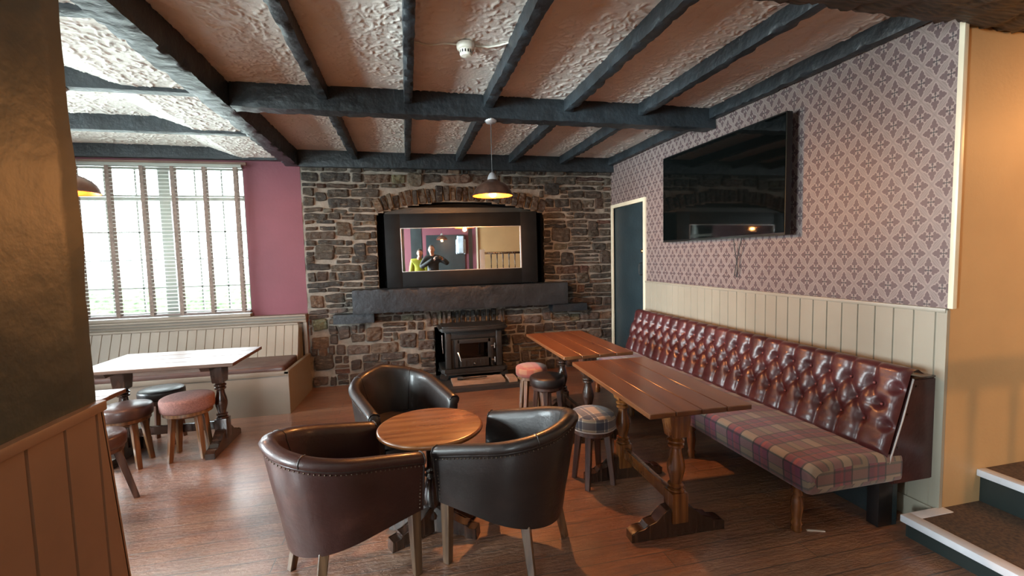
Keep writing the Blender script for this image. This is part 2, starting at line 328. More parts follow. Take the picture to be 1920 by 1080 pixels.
def lathe(bm, prof, cx=0, cy=0, seg=28, cap=True):
    rings = []
    for r, z in prof:
        rings.append([bm.verts.new((cx + r*math.cos(2*PI*k/seg), cy + r*math.sin(2*PI*k/seg), z)) for k in range(seg)])
    for a, b in zip(rings, rings[1:]):
        for k in range(seg): bm.faces.new((a[k], a[(k+1) % seg], b[(k+1) % seg], b[k]))
    if cap:
        if prof[0][0] > 1e-4: bm.faces.new(rings[0][::-1])
        if prof[-1][0] > 1e-4: bm.faces.new(rings[-1])
def tube(bm, pts, r, seg=8, cap=True):
    pts = [Vector(p) for p in pts]; rings = []; up = Vector((0, 0, 1))
    rr = r if isinstance(r, (list, tuple)) else [r]*len(pts)
    for i, p in enumerate(pts):
        d = (pts[min(i+1, len(pts)-1)] - pts[max(i-1, 0)]).normalized()
        if abs(d.dot(up)) > 0.95: up = Vector((1, 0, 0)) if abs(d.x) < 0.9 else Vector((0, 1, 0))
        s = d.cross(up).normalized(); u = s.cross(d).normalized(); up = u
        rings.append([bm.verts.new(p + rr[i]*(math.cos(2*PI*k/seg)*s + math.sin(2*PI*k/seg)*u)) for k in range(seg)])
    for a, b in zip(rings, rings[1:]):
        for k in range(seg): bm.faces.new((a[k], a[(k+1) % seg], b[(k+1) % seg], b[k]))
    if cap: bm.faces.new(rings[0][::-1]); bm.faces.new(rings[-1])
def taper_leg(bm, top, bot, wt, wb, rot=0.0, bev=0.003):
    """square tapered leg between two points"""
    vs = []
    for (c, w) in ((bot, wb), (top, wt)):
        for sx, sy in ((-1, -1), (1, -1), (1, 1), (-1, 1)):
            x, y = sx*w/2, sy*w/2
            vs.append(bm.verts.new((c[0] + x*math.cos(rot) - y*math.sin(rot), c[1] + x*math.sin(rot) + y*math.cos(rot), c[2])))
    fs = [bm.faces.new([vs[i] for i in f]) for f in ((3, 2, 1, 0), (4, 5, 6, 7), (0, 1, 5, 4), (1, 2, 6, 5), (2, 3, 7, 6), (3, 0, 4, 7))]
    bmesh.ops.bevel(bm, geom=list({e for f in fs for e in f.edges}), offset=bev, segments=1, affect='EDGES')
def rough_box(bm, x0, x1, y0, y1, z0, z1, amp=0.008, step=0.06, seed=0, fine=0.7):
    """hewn timber: a box with subdivided, noise-shifted and chipped faces"""
    L = (x1-x0, y1-y0, z1-z0); n = [max(3, int(l/step)+1) for l in L]
    ax = []
    for k, (a, b) in enumerate(((x0, x1), (y0, y1), (z0, z1))):
        ax.append([a + (b-a)*i/n[k] for i in range(n[k]+1)])
    vd = {}
    def V(i, j, k):
        key = (i, j, k)
        if key not in vd:
            p = Vector((ax[0][i], ax[1][j], ax[2][k]))
            q = p*7 + Vector((seed*3.1, seed*1.7, seed*5.3))
            d = mn.noise_vector(q)*amp*0.45 + mn.noise_vector(q*3.3)*amp*fine*0.7
            edges = (i in (0, n[0])) + (j in (0, n[1])) + (k in (0, n[2]))
            if edges >= 2:
                c = Vector(((x0+x1)/2, (y0+y1)/2, (z0+z1)/2)); dd = (c-p)
                for t in range(3):
                    if L[t] > 4*min(L): dd[t] = 0
                if dd.length > 0: p = p + dd.normalized()*amp*(0.25+3.2*max(0, mn.noise(q*2.3)))
            vd[key] = bm.verts.new(p + d)
        return vd[key]
    for (a, b, c) in ((0, 1, 2), (1, 2, 0), (2, 0, 1)):
        for end in (0, n[c]):
            for i in range(n[a]):
                for j in range(n[b]):
                    q = []
                    for (u, v) in ((i, j), (i+1, j), (i+1, j+1), (i, j+1)):
                        idx = [0, 0, 0]; idx[a] = u; idx[b] = v; idx[c] = end; q.append(V(*idx))
                    bm.faces.new(q if end else q[::-1])

def link(name, bm, mat, parent=None, smooth=40, loc=None):
    me = bpy.data.meshes.new(name)
    bm.normal_update(); bm.to_mesh(me); bm.free()
    for m in (mat if isinstance(mat, (list, tuple)) else [mat]): me.materials.append(m)
    if smooth:
        me.shade_smooth()
        if smooth < 180: me.set_sharp_from_angle(angle=R(smooth))
    o = bpy.data.objects.new(name, me); COL.objects.link(o)
    if parent is not None: o.parent = parent
    if loc: o.location = loc
    return o
def tag(o, label, cat, group=None):
    o['label'] = label; o['category'] = cat
    if group: o['group'] = group
    return o
def struct(name, bm, mat, smooth=30, **kw):
    o = link(name, bm, mat, None, smooth); o['kind'] = 'structure'; return o
def thing(name, label, cat, loc=(0, 0, 0), rz=0.0, group=None):
    o = bpy.data.objects.new(name, None); COL.objects.link(o); o.location = loc; o.rotation_euler = (0, 0, rz); o.empty_display_size = 0.1
    return tag(o, label, cat, group)
def dup(o, parent=None):
    c = o.copy(); COL.objects.link(c); c.parent = parent
    for ch in [x for x in bpy.data.objects if x.parent == o]: dup(ch, c)
    return c
def place(proto, loc, rz, label, group=None):
    c = dup(proto); c.location = loc; c.rotation_euler = (0, 0, rz); c['label'] = label
    if group: c['group'] = group
    return c
def grid_mesh(P, uv=None):
    """P: (n, m, 3) array -> bmesh grid"""
    bm = newbm(); n, m = P.shape[:2]
    V = [[bm.verts.new(P[i, j]) for j in range(m)] for i in range(n)]
    L = uvl(bm) if uv is not None else None
    for i in range(n-1):
        for j in range(m-1):
            f = bm.faces.new((V[i][j], V[i+1][j], V[i+1][j+1], V[i][j+1]))
            if L is not None:
                for lp, (a, b) in zip(f.loops, ((i, j), (i+1, j), (i+1, j+1), (i, j+1))): lp[L].uv = uv[a, b]
    return bm
def np_grid(name, P, mat):
    n, m = P.shape[:2]; me = bpy.data.meshes.new(name)
    idx = np.arange(n*m).reshape(n, m)
    F = np.stack([idx[:-1, :-1], idx[1:, :-1], idx[1:, 1:], idx[:-1, 1:]], -1).reshape(-1, 4)
    me.from_pydata(P.reshape(-1, 3).tolist(), [], F.tolist()); me.materials.append(mat); me.shade_smooth()
    o = bpy.data.objects.new(name, me); COL.objects.link(o); return o

# ================================================================== THE SETTING
CZ = 2.75; D = 5.67; XR = 2.70; XL = -4.6; YB = -3.0; XE = 5.2
bm = newbm(); box(bm, XL-0.3, XE+0.3, YB-0.3, D+0.6, -0.1, 0.0); struct('floor', bm, M['floor'])

# ---- ceiling (artex swirls as real relief)
rng = np.random.default_rng(7)
gx0, gx1, gy0, gy1, st = -3.6, 2.72, 1.75, 5.68, 0.0068
nx, ny = int((gx1-gx0)/st), int((gy1-gy0)/st)
H_ = np.zeros((nx, ny)); K = 14
_o = np.arange(-K, K+1)*st; OX, OY = np.meshgrid(_o, _o, indexing='ij')
for _ in range(15000):
    ci, cj = rng.integers(K, nx-K), rng.integers(K, ny-K)
    X_ = gx0+ci*st; Y_ = gy0+cj*st
    if mn.noise(Vector((X_*1.7, Y_*1.7, 3))) < -0.22 and rng.random() < 0.8: continue
    r0 = rng.uniform(0.015, 0.060); th = rng.uniform(0, 2*PI); spn = rng.uniform(0.5, 1.5); wd = rng.uniform(0.0035, 0.0065)
    ex = rng.uniform(0.55, 1.0); ro = rng.uniform(0, PI)
    a_ = OX*math.cos(ro)+OY*math.sin(ro); b_ = (-OX*math.sin(ro)+OY*math.cos(ro))/ex
    rad = np.hypot(a_, b_); ang = np.angle(np.exp(1j*(np.arctan2(b_, a_)-th)))
    edge = np.exp(-((rad-r0)/wd)**2)*np.clip(1.3-np.abs(ang)/spn, 0, 1)
    slope = np.clip(1-(r0-rad)/0.03, 0, 1)*(rad < r0)*np.clip(1.2-np.abs(ang)/spn, 0, 1)*0.45
    sub = H_[ci-K:ci+K+1, cj-K:cj+K+1]
    np.maximum(sub, (edge+slope)*rng.uniform(0.45, 1.0), out=sub)
gx = gx0+np.arange(nx)*st; gy = gy0+np.arange(ny)*st
GX, GY = np.meshgrid(gx, gy, indexing='ij')
low = np.interp(gx, [-2.02, -1.73], [0.0, 1.0]); low[gx > -1.2] = 0
und = 0.006*np.sin(GX*3.1+GY*1.3)+0.005*np.sin(GX*1.3-GY*4.1)
GZ = CZ - 0.10*low[:, None] - 0.0072*H_ - und*0.6
ceil = np_grid('ceiling', np.stack([GX, GY, GZ], -1)[::-1], M['ceiling']); ceil['kind'] = 'structure'
bm = newbm(); box(bm, XL-0.3, XE+0.3, YB-0.3, gy0+0.02, CZ, CZ+0.1); box(bm, XL-0.3, gx0+0.02, gy0, D+0.3, CZ, CZ+0.1); box(bm, 2.71, XE+0.3, gy0, D+0.3, CZ, CZ+0.1); box(bm, XL-0.3, 2.72, gy0, D+0.6, CZ+0.03, CZ+0.1)
o = link('ceiling_slab', bm, M['ceiling'], ceil)

# ---- back wall: rubble stone chimney breast
SX0, SX1, SZ1 = -1.15, 2.70, 2.60
NX0, NX1, NZ0, NSPR, NCR = -0.33, 1.745, 1.13, 2.035, 2.19       # niche
RX0, RX1, RZ1 = 0.31, 1.14, 0.635                                   # stove recess
ncx = (NX0+NX1)/2; hw = (NX1-NX0)/2; rise = NCR-NSPR; AR = (hw*hw+rise*rise)/(2*rise); acz = NCR-AR
VL = 0.19                                                            # voussoir length
def arch_z(x, extra=0.0):
    v = (AR+extra)**2-(x-ncx)**2
    return acz+math.sqrt(v) if v > 0 else NSPR
def blocked(z0, z1):
    out = []
    zm = (z0+z1)/2
    if z1 > NZ0 and z0 < NSPR+0.02: out.append((NX0, NX1))
    if z1 > NSPR-0.15:
        xs = []
        for x in np.linspace(NX0-0.25, NX1+0.25, 130):
            for zz in (z0, zm, z1):
                rr_ = math.hypot(x-ncx, zz-acz); an_ = abs(math.atan2(x-ncx, zz-acz))
                if rr_ < AR+VL and rr_ > AR-0.3 and an_ < math.asin((hw+0.03)/(AR+VL/2)) and zz > NSPR-0.3: xs.append(x); break
        if xs: out.append((min(xs), max(xs)))
    if z0 < RZ1 and z1 > 0: out.append((RX0, RX1))
    if z0 < 0.85 and z1 > RZ1: out.append((RX0-0.13, RX1+0.06))
    return out
rs = random.Random(11)
SB = newbm(); CL = SB.loops.layers.color.new('stone')
PAL = [(0.135, 0.112, 0.085), (0.105, 0.095, 0.080), (0.155, 0.125, 0.088), (0.085, 0.078, 0.068), (0.145, 0.130, 0.108), (0.12, 0.10, 0.075), (0.155, 0.140, 0.115), (0.165, 0.12, 0.085)]
PALW = [(0.20, 0.125, 0.08), (0.24, 0.16, 0.10), (0.20, 0.165, 0.12), (0.18, 0.10, 0.07)]
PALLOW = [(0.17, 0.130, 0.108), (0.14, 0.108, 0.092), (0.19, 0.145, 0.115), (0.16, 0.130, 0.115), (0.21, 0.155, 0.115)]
def stone(cx, cz, w, h, rot=0.0, prot=0.022, colr=None, round_=0.5, y=D):
    n1 = max(5, int(w/0.013)); n2 = max(5, int(h/0.012)); sd = rs.random()*100
    if colr is None:
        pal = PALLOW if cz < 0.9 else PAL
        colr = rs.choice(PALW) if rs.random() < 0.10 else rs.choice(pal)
    k = rs.uniform(1.45, 2.5); _g = sum(colr)/3; colr = tuple(min(0.42, (v*0.72+_g*0.28)*k) for v in colr)
    tilt = rs.uniform(-0.012, 0.012); tz = rs.uniform(-0.01, 0.012); skew = rs.uniform(-0.1, 0.1)
    V = []
    for i in range(n1+1):
        row = []
        for j in range(n2+1):
            u = 2*i/n1-1; v = 2*j/n2-1
            # superellipse-like outline
            e = 1-0.09*round_*(abs(u)**6)*(abs(v)**2)*2
            x = u*w/2*(1-0.07*round_*abs(v)**4); z = v*h/2*(1-0.14*round_*abs(u)**5)
            x += skew*z
            q = Vector((x*9+sd, z*9, sd*0.3))
            x += mn.noise(q)*0.012*min(1, w/0.12); z += mn.noise(q+Vector((9, 3, 1)))*0.011
            b = (1-abs(u)**12)*(1-abs(v)**9)
            yy = -prot*b + tilt*u + tz*v - 0.016*mn.noise(Vector((x*18+sd, z*26, 1)))*b - 0.010*mn.noise(Vector((x*45, z*75+sd, 4)))*b
            if i in (0, n1) or j in (0, n2): yy = 0.012
            xr = x*math.cos(rot)-z*math.sin(rot); zr = x*math.sin(rot)+z*math.cos(rot)
            row.append(SB.verts.new((cx+xr, y+yy, cz+zr)))
        V.append(row)
    for i in range(n1):
        for j in range(n2):
            f = SB.faces.new((V[i][j], V[i+1][j], V[i+1][j+1], V[i][j+1]))
            for lp in f.loops: lp[CL] = (*colr, 1)
WV = lambda x, z: 0.016*mn.noise(Vector((x*1.4, z*0.8, 7)))*min(1, z*3)*min(1, max(0, (2.45-z))*4)
z = 0.0
BIG = [(-1.02, 0.745, 0.17, 0.15), (-1.03, 0.53, 0.20, 0.15), (-1.0, 0.30, 0.22, 0.20), (-0.42, 0.60, 0.19, 0.18), (-1.04, 1.02, 0.16, 0.16), (2.60, 1.46, 0.14, 0.19)]
NB0 = len(BIG)
for _ in range(70):
    bw_, bh_ = rs.uniform(0.11, 0.26), rs.uniform(0.11, 0.19); bx_, bz_ = rs.uniform(SX0+0.15, SX1-0.15), rs.uniform(0.1, 2.45)
    if blocked(bz_-bh_/2, bz_+bh_/2) and any(a-0.02 < bx_+bw_/2 and b+0.02 > bx_-bw_/2 for a, b in blocked(bz_-bh_/2, bz_+bh_/2)): continue
    if any(abs(bx_-b[0]) < (bw_+b[2])/2+0.10 and abs(bz_-b[1]) < (bh_+b[3])/2+0.07 for b in BIG): continue
    BIG.append((bx_, bz_, bw_, bh_))
for bi_, (bx_, bz_, bw_, bh_) in enumerate(BIG):
    stone(bx_, bz_, bw_, bh_, rs.uniform(-0.1, 0.1), 0.030, ((0.25, 0.17, 0.105) if bz_ > 0.4 and bx_ < 0 else (0.15, 0.118, 0.09)) if bi_ < NB0 else None, 0.9)
while z < SZ1-0.03:
    h = rs.choice([0.06, 0.075, 0.09, 0.105, 0.12]) if z > 0.9 else rs.choice([0.08, 0.10, 0.12, 0.135])
    h = min(h, SZ1-z)
    if SZ1-(z+h) < 0.035: h = SZ1-z
    iv = [(SX0+0.01, SX1-0.005)]
    bl = blocked(z+0.008, z+h-0.008) + [(b[0]-b[2]/2-0.004, b[0]+b[2]/2+0.004) for b in BIG if z+h/2 > b[1]-b[3]/2-0.01 and z+h/2 < b[1]+b[3]/2+0.01]
    for (a, b) in bl:
        nv_ = []
        for (p_, q_) in iv:
            if b <= p_ or a >= q_: nv_.append((p_, q_)); continue
            if a-p_ > 0.03: nv_.append((p_, a))
            if q_-b > 0.03: nv_.append((b, q_))
        iv = nv_
    for (a, b) in iv:
        x = a
        while x < b-0.02:
            w = rs.choice((rs.uniform(0.08, 0.16), rs.uniform(0.15, 0.36), rs.uniform(0.2, 0.4)))
            if b-(x+w) < 0.07: w = b-x
            if w > 0.46: w = w/2
            g = rs.uniform(0.002, 0.010)
            if rs.random() < 0.22 and h > 0.085 and w > 0.10:   # two thin stones on top of each other
                k = rs.uniform(0.4, 0.6)
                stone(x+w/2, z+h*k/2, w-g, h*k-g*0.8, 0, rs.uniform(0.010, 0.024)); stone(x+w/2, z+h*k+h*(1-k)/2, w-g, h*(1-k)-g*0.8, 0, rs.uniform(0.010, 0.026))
            else:
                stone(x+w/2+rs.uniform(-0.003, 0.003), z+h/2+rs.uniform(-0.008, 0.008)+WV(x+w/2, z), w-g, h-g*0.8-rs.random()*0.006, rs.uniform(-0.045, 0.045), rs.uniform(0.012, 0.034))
            x += w
    z += h
# arch voussoirs
a0 = math.asin((hw+0.03)/(AR+VL/2)); nV = 27; ws = [rs.uniform(0.6, 1.35) for _ in range(nV)]; tot = sum(ws); acc = -a0
for w_ in ws:
    da = 2*a0*w_/tot; th = acc+da/2; acc += da
    ln = VL*rs.uniform(0.82, 1.05); rr = AR+ln/2+0.004
    stone(ncx+rr*math.sin(th), acz+rr*math.cos(th), da*AR*1.0, ln, -th+rs.uniform(-0.06, 0.06), rs.uniform(0.025, 0.045), rs.choice([(0.14, 0.105, 0.072), (0.17, 0.125, 0.085), (0.11, 0.085, 0.062), (0.20, 0.15, 0.10)]), 0.35)
# soldier course over the stove, the middle ones blackened by soot
x = RX0-0.11
while x < RX1+0.04:
    w = rs.uniform(0.05, 0.085); dk = 0.45 < x < 1.02
    stone(x+w/2, 0.742, w-0.008, 0.195*rs.uniform(0.9, 1.0), rs.uniform(-0.05, 0.05), rs.uniform(0.025, 0.042), (0.016, 0.016, 0.016) if dk else (0.23, 0.165, 0.125), 0.35)
    x += w
# reveals of the stove recess and of the niche get stone edges
wall_back = struct('wall_back', SB, M['stone'], 60)
# mortar sheet with the two openings left free
ms = 0.022; mnx, mnz = int((SX1-SX0)/ms), int(SZ1/ms)
bm = newbm(); V = {}
def inside(x, z): return (NX0 < x < NX1 and NZ0 < z < arch_z(x)) or (RX0 < x < RX1 and z < RZ1)
def mv(i, j):
    if (i, j) not in V:
        x = SX0+(SX1-SX0)*i/mnx; z = SZ1*j/mnz
        V[(i, j)] = bm.verts.new((x, D+0.002-0.010*mn.noise(Vector((x*6, z*6, 0)))-0.004*mn.noise(Vector((x*25, z*25, 5))), z))
    return V[(i, j)]
for i in range(mnx):
    for j in range(mnz):
        xc = SX0+(SX1-SX0)*(i+.5)/mnx; zc = SZ1*(j+.5)/mnz
        if not inside(xc, zc): bm.faces.new((mv(i, j), mv(i+1, j), mv(i+1, j+1), mv(i, j+1)))
link('mortar', bm, M['mortar'], wall_back, 180)
# niche and recess insides
bm = newbm()
def openbox(bm, x0, x1, z0, z1, y0, y1):
    t = 0.04
    box(bm, x0-t, x0-0.004, y0, y1, z0, z1+t); box(bm, x1+0.004, x1+t, y0, y1, z0, z1+t); box(bm, x0-t, x1+t, y1, y1+t, z0-t, z1+t); box(bm, x0-t, x1+t, y0, y1, z0-t, z0)
    return
openbox(bm, NX0, NX1, NZ0, 2.30, D+0.01, D+0.26); box(bm, NX0-0.04, NX1+0.04, D+0.01, D+0.26, 2.30, 2.34)
openbox(bm, RX0, RX1, 0.0, RZ1, D+0.01, D+0.55); box(bm, RX0-0.04, RX1+0.04, D+0.01, D+0.55, RZ1, RZ1+0.04)
# curved soffit
prev = None
for k in range(25):
    x = NX0+(NX1-NX0)*k/24; zz = arch_z(x); c = (bm.verts.new((x, D-0.01, zz)), bm.verts.new((x, D+0.26, zz)))
    if prev: bm.faces.new((prev[0], c[0], c[1], prev[1]))
    prev = c
link('niche_lining', bm, M['black'], wall_back, 30)
bm = newbm(); box(bm, SX0, SX1+0.3, D+0.65, D+0.75, 0, CZ+0.1); box(bm, SX0-0.02, XR+0.3, D+0.012, D+0.6, 2.5, CZ+0.05); link('masonry_core', bm, M['black'], wall_back)

# ---- window wall (left part of the back wall)
WX0, WX1, WZ0, WZ1 = -4.05, -1.74, 0.905, 2.60
bm = newbm()
box(bm, WX1, SX0, D, D+0.30, 0, CZ+0.05); box(bm, XL-0.3, WX0, D, D+0.30, 0, CZ+0.05); box(bm, WX0, WX1, D, D+0.30, 0, WZ0); box(bm, WX0, WX1, D, D+0.30, WZ1, CZ+0.05)
struct('wall_back_window_side', bm, M['maroon'])
def window(name, x0, x1, z0, z1, y, mull, trans, bars_x, bars_z, mat):
    """window in the XZ plane at y"""
    bm = newbm(); t = 0.055; d0, d1 = y-0.03, y+0.04
    box(bm, x0, x0+t, d0, d1, z0, z1, 0.006); box(bm, x1-t, x1, d0, d1, z0, z1, 0.006); box(bm, x0, x1, d0, d1, z0, z0+t, 0.006); box(bm, x0, x1, d0, d1, z1-t, z1, 0.006)
    for m_ in mull: box(bm, m_-0.055, m_+0.055, d0-0.01, d1, z0, z1, 0.006)
    if trans: box(bm, x0, x1, d0-0.008, d1, trans-0.03, trans+0.03, 0.006)
    for b_ in bars_x: box(bm, b_-0.008, b_+0.008, y-0.006, y+0.012, z0, z1)
    for b_ in bars_z: box(bm, x0, x1, y-0.006, y+0.012, b_-0.007, b_+0.007)
    w = link(name, bm, mat, None); w['kind'] = 'structure'
    bm = newbm(); box(bm, x0+0.02, x1-0.02, y+0.002, y+0.006, z0+0.02, z1-0.02); link('window_pane', bm, M['glass'], w)
    return w
window('window_1', WX0, WX1, WZ0, WZ1, D+0.18, [-2.585], 2.235, [-3.75, -3.45, -3.16, -2.87, -2.29, -2.02], [1.24, 1.55, 1.86], M['winframe'])
bm = newbm(); box(bm, WX0, WX1, D+0.01, D+0.15, WZ0-0.03, WZ0+0.005, 0.004); link('window_sill', bm, M['white'], bpy.data.objects['window_1'])

def window_yz(name, x, y0, y1, z0, z1, mull):
    bm = newbm(); t = 0.055
    box(bm, x-0.04, x+0.03, y0, y0+t, z0, z1, 0.006); box(bm, x-0.04, x+0.03, y1-t, y1, z0, z1, 0.006); box(bm, x-0.04, x+0.03, y0, y1, z0, z0+t, 0.006); box(bm, x-0.04, x+0.03, y0, y1, z1-t, z1, 0.006)
    for m_ in mull: box(bm, x-0.04, x+0.04, m_-0.04, m_+0.04, z0, z1, 0.006)
    box(bm, x-0.04, x+0.035, y0, y1, z1-0.42, z1-0.36, 0.006)
    w = link(name, bm, M['winframe'], None); w['kind'] = 'structure'
    bm = newbm(); box(bm, x-0.006, x-0.002, y0+0.02, y1-0.02, z0+0.02, z1-0.02); link('window_pane', bm, M['glass'], w)
LW = [(1.75, 4.65, 0.92, 2.50), (-1.95, -0.10, 0.92, 2.40)]
bm = newbm(); ys = [YB-0.3, LW[1][0], LW[1][1], LW[0][0], LW[0][1], D+0.3]
box(bm, XL-0.3, XL, ys[0], ys[1], 0, CZ+0.05); box(bm, XL-0.3, XL, ys[2], ys[3], 0, CZ+0.05); box(bm, XL-0.3, XL, ys[4], ys[5], 0, CZ+0.05)
for (a, b, c, d_) in LW: box(bm, XL-0.3, XL, a, b, 0, c); box(bm, XL-0.3, XL, a, b, d_, CZ+0.05)
struct('wall_left', bm, M['maroon'])
window_yz('window_2', XL-0.15, *LW[0], [2.7, 3.7]); window_yz('window_3', XL-0.15, *LW[1], [-1.02])
# wall behind the camera
bm = newbm(); bx0, bx1, bz0, bz1 = -3.7, -1.5, 0.95, 2.40
box(bm, XL-0.3, bx0, YB-0.3, YB, 0, CZ+0.05); box(bm, bx1, 1.0, YB-0.3, YB, 0, CZ+0.05); box(bm, bx0, bx1, YB-0.3, YB, 0, bz0); box(bm, bx0, bx1, YB-0.3, YB, bz1, CZ+0.05)
struct('wall_front', bm, M['maroon'])
window('added_window_4', bx0, bx1, bz0, bz1, YB-0.16, [-2.6], 2.0, [], [], M['winframe'])  # unseen window, added to let the fill lamp shine in
bm = newbm(); box(bm, 1.0, XE+0.3, YB-0.3, YB, 0, CZ+0.05); struct('wall_front_landing', bm, M['ochre'])
bm = newbm(); box(bm, 0.98, 1.03, YB, YB+0.03, 0, CZ); struct('trim_4', bm, M['cream_trim'])
bm = newbm(); box(bm, -0.88, -0.58, -2.1, -1.8, 0, CZ); struct('wall_pillar_rear', bm, M['teal'])
bm = newbm(); box(bm, XE, XE+0.3, YB-0.3, 2.0, 0, CZ+0.05); struct('wall_right_landing', bm, M['ochre'])

# ---- right wall with wallpaper, and the door opening in it
DY0, DY1, DZ = 4.80, 5.60, 2.095
bm = newbm(); YE = 1.745
box(bm, XR, XR+0.06, YE, DY0, 0, CZ+0.05); box(bm, XR, XR+0.06, DY1, D+0.1, 0, CZ+0.05); box(bm, XR, XR+0.06, DY0, DY1, DZ, CZ+0.05)
struct('wall_right', bm, M['wallpaper'])
# tongue and groove boards
def tg_panel(bm, a0, a1, z0, z1, pitch, face, axis, off=0.0, depth=0.014, lean=None):
    """vertical boards. axis 1: panel runs along Y with its face at x=face (towards -x); axis 0: along X, face at y=face (towards -y)"""
    pts = [(a0, 0)]; k = math.ceil((a0-off)/pitch); g = 0.0045
    while off+k*pitch < a1:
        t = off+k*pitch
        if t-g > a0 and t+g < a1: pts += [(t-g, 0), (t-g*0.3, 0.006), (t+g*0.3, 0.006), (t+g, 0)]
        k += 1
    pts.append((a1, 0)); lower = []; upper = []
    for a, dd in pts:
        f0 = face+dd; f1 = (face if lean is None else lean)+dd
        lower.append(bm.verts.new((f0, a, z0) if axis == 1 else (a, f0, z0))); upper.append(bm.verts.new((f1, a, z1) if axis == 1 else (a, f1, z1)))
    for i in range(len(pts)-1): bm.faces.new((lower[i], lower[i+1], upper[i+1], upper[i]))
bm = newbm(); tg_panel(bm, YE, DY0-0.045, 0.0, 1.160, 0.105, XR-0.016, 1, 1.791); box(bm, XR-0.022, XR-0.0005, YE, DY0-0.045, 1.155, 1.178, 0.004)
box(bm, XR-0.0165, XR+0.004, YE-0.006, YE+0.012, 0, 1.17)
struct('trim_1', bm, M['cream'])
bm = newbm(); box(bm, XR-0.016, XR+0.012, YE-0.028, YE-0.0035, 1.178, CZ-0.0, 0.003); struct('trim_2', bm, M['cream_trim'])
bm = newbm(); box(bm, XR-0.03, XR-0.017, YE+0.02, 2.2, 0, 0.11, 0.003); struct('baseboard_right', bm, M['cream'])
# door
bm = newbm(); t = 0.045
box(bm, XR-0.022, XR+0.02, DY0-t, DY0, 0, DZ+t, 0.004); box(bm, XR-0.022, XR+0.02, DY1, DY1+t-0.003, 0, DZ+t, 0.004); box(bm, XR-0.022, XR+0.02, DY0, DY1, DZ, DZ+t, 0.004)
dr = link('door_1', bm, M['cream_trim']); dr['kind'] = 'structure'
bm = newbm(); box(bm, XR+0.012, XR+0.05, DY0+0.003, DY1-0.003, 0.006, DZ-0.003, 0.003); link('door_leaf', bm, M['teal'], dr)
bm = newbm(); lathe(bm, [(0.0, 0), (0.022, 0.001), (0.024, 0.008), (0.014, 0.014), (0, 0.016)], seg=20); bmesh.ops.rotate(bm, verts=bm.verts[:], matrix=Matrix.Rotation(R(-90), 3, 'Y'), cent=(0, 0, 0)); bmesh.ops.translate(bm, verts=bm.verts[:], vec=(XR+0.013, 4.872, 1.522)); link('door_lock', bm, M['brass'], dr)
bm = newbm(); tube(bm, [(XR+0.012, 4.87, 1.38), (XR-0.02, 4.872, 1.38), (XR-0.03, 4.875, 1.36), (XR-0.03, 4.875, 1.26), (XR-0.02, 4.872, 1.24), (XR+0.012, 4.87, 1.24)], 0.006); link('door_handle', bm, M['iron'], dr)

# ---- wall at the right end, behind the steps
bm = newbm(); box(bm, XR+0.003, XE+0.3, YE-0.003, YE+0.25, 0, CZ+0.05); struct('wall_stair_side', bm, M['ochre'])
# ---- steps up to the landing
SN, SN2, SH1, SH2 = 2.45, 2.955, 0.115, 0.295
bm = newbm(); box(bm, SN+0.02, XE, YB, YE-0.002, 0.0, SH1-0.012); box(bm, SN2+0.02, XE, YB, YE-0.002, SH1-0.012, SH2-0.012); st_ = struct('floor_landing_steps', bm, mat_plain('black_green_riser_paint', (0.007, 0.012, 0.011), 0.45))
bm = newbm(); box(bm, SN+0.055, SN2+0.02, YB, YE-0.002, SH1-0.012, SH1); box(bm, SN2+0.05, XE, YB, YE-0.002, SH2-0.012, SH2); link('carpet', bm, M['carpet'], st_)
bm = newbm(); box(bm, SN-0.012, SN+0.056, YB, YE+0.006, SH1-0.034, SH1+0.003, 0.005); box(bm, SN2-0.012, SN2+0.05, YB, YE-0.004, SH2-0.034, SH2+0.003, 0.005)
box(bm, SN+0.05, XR+0.02, YE-0.05, YE+0.005, SH1-0.02, SH1+0.0035, 0.003)
link('nosing', bm, mat_plain('pale_nosing_paint', (0.50, 0.50, 0.53), 0.4), st_)

# ---- green pillar at the left, with its panelled dado
PX = -0.752; PY1 = 1.30; PY0 = 0.35
def rough_col(bm, x0, x1, y0, y1, z0, z1, amp):
    n = [9, 14, 60]; vd = {}; mx2 = ((x0, x1), (y0, y1), (z0, z1))
    def V(i, j, k):
        if (i, j, k) not in vd:
            p = Vector([a+(b-a)*t/m_ for (a, b), t, m_ in zip(mx2, (i, j, k), n)])
            d = mn.noise_vector(p*2.3)*amp + mn.noise_vector(p*7)*amp*0.55 + mn.noise_vector(p*19)*amp*0.25
            d.z = 0; vd[(i, j, k)] = bm.verts.new(p+d)
        return vd[(i, j, k)]
    for (a, b, c) in ((1, 2, 0), (0, 2, 1)):
        for end in (0, n[c]):
            for i in range(n[a]):
                for j in range(n[b]):
                    q = []
                    for (u, v) in ((i, j), (i+1, j), (i+1, j+1), (i, j+1)):
                        idx = [0, 0, 0]; idx[a] = u; idx[b] = v; idx[c] = end; q.append(V(*idx))
                    bm.faces.new(q)
bm = newbm(); rough_col(bm, -1.19, PX-0.006, PY0, PY1-0.004, 0, CZ, 0.008); bmesh.ops.recalc_face_normals(bm, faces=bm.faces[:]); struct('wall_pillar', bm, M['green'], 180)
bm = newbm(); tg_panel(bm, PY0, PY1, 0, 1.145, 0.105, 0, 1, 0.02)
for v in bm.verts: v.co.x = PX+0.002-v.co.x
box(bm, PX-0.03, PX+0.012, PY0, PY1+0.006, 1.143, 1.168, 0.004); box(bm, -1.2, PX+0.002, PY1-0.004, PY1+0.006, 0, 1.15); box(bm, -1.2, PX+0.006, PY1-0.004, PY1+0.012, 1.143, 1.168, 0.004)
bmesh.ops.recalc_face_normals(bm, faces=bm.faces[:])
for v in bm.verts:
    if v.co.y > PY1-0.006 and v.co.z < 1.1: v.co.y += 0.11*(1.14-v.co.z)
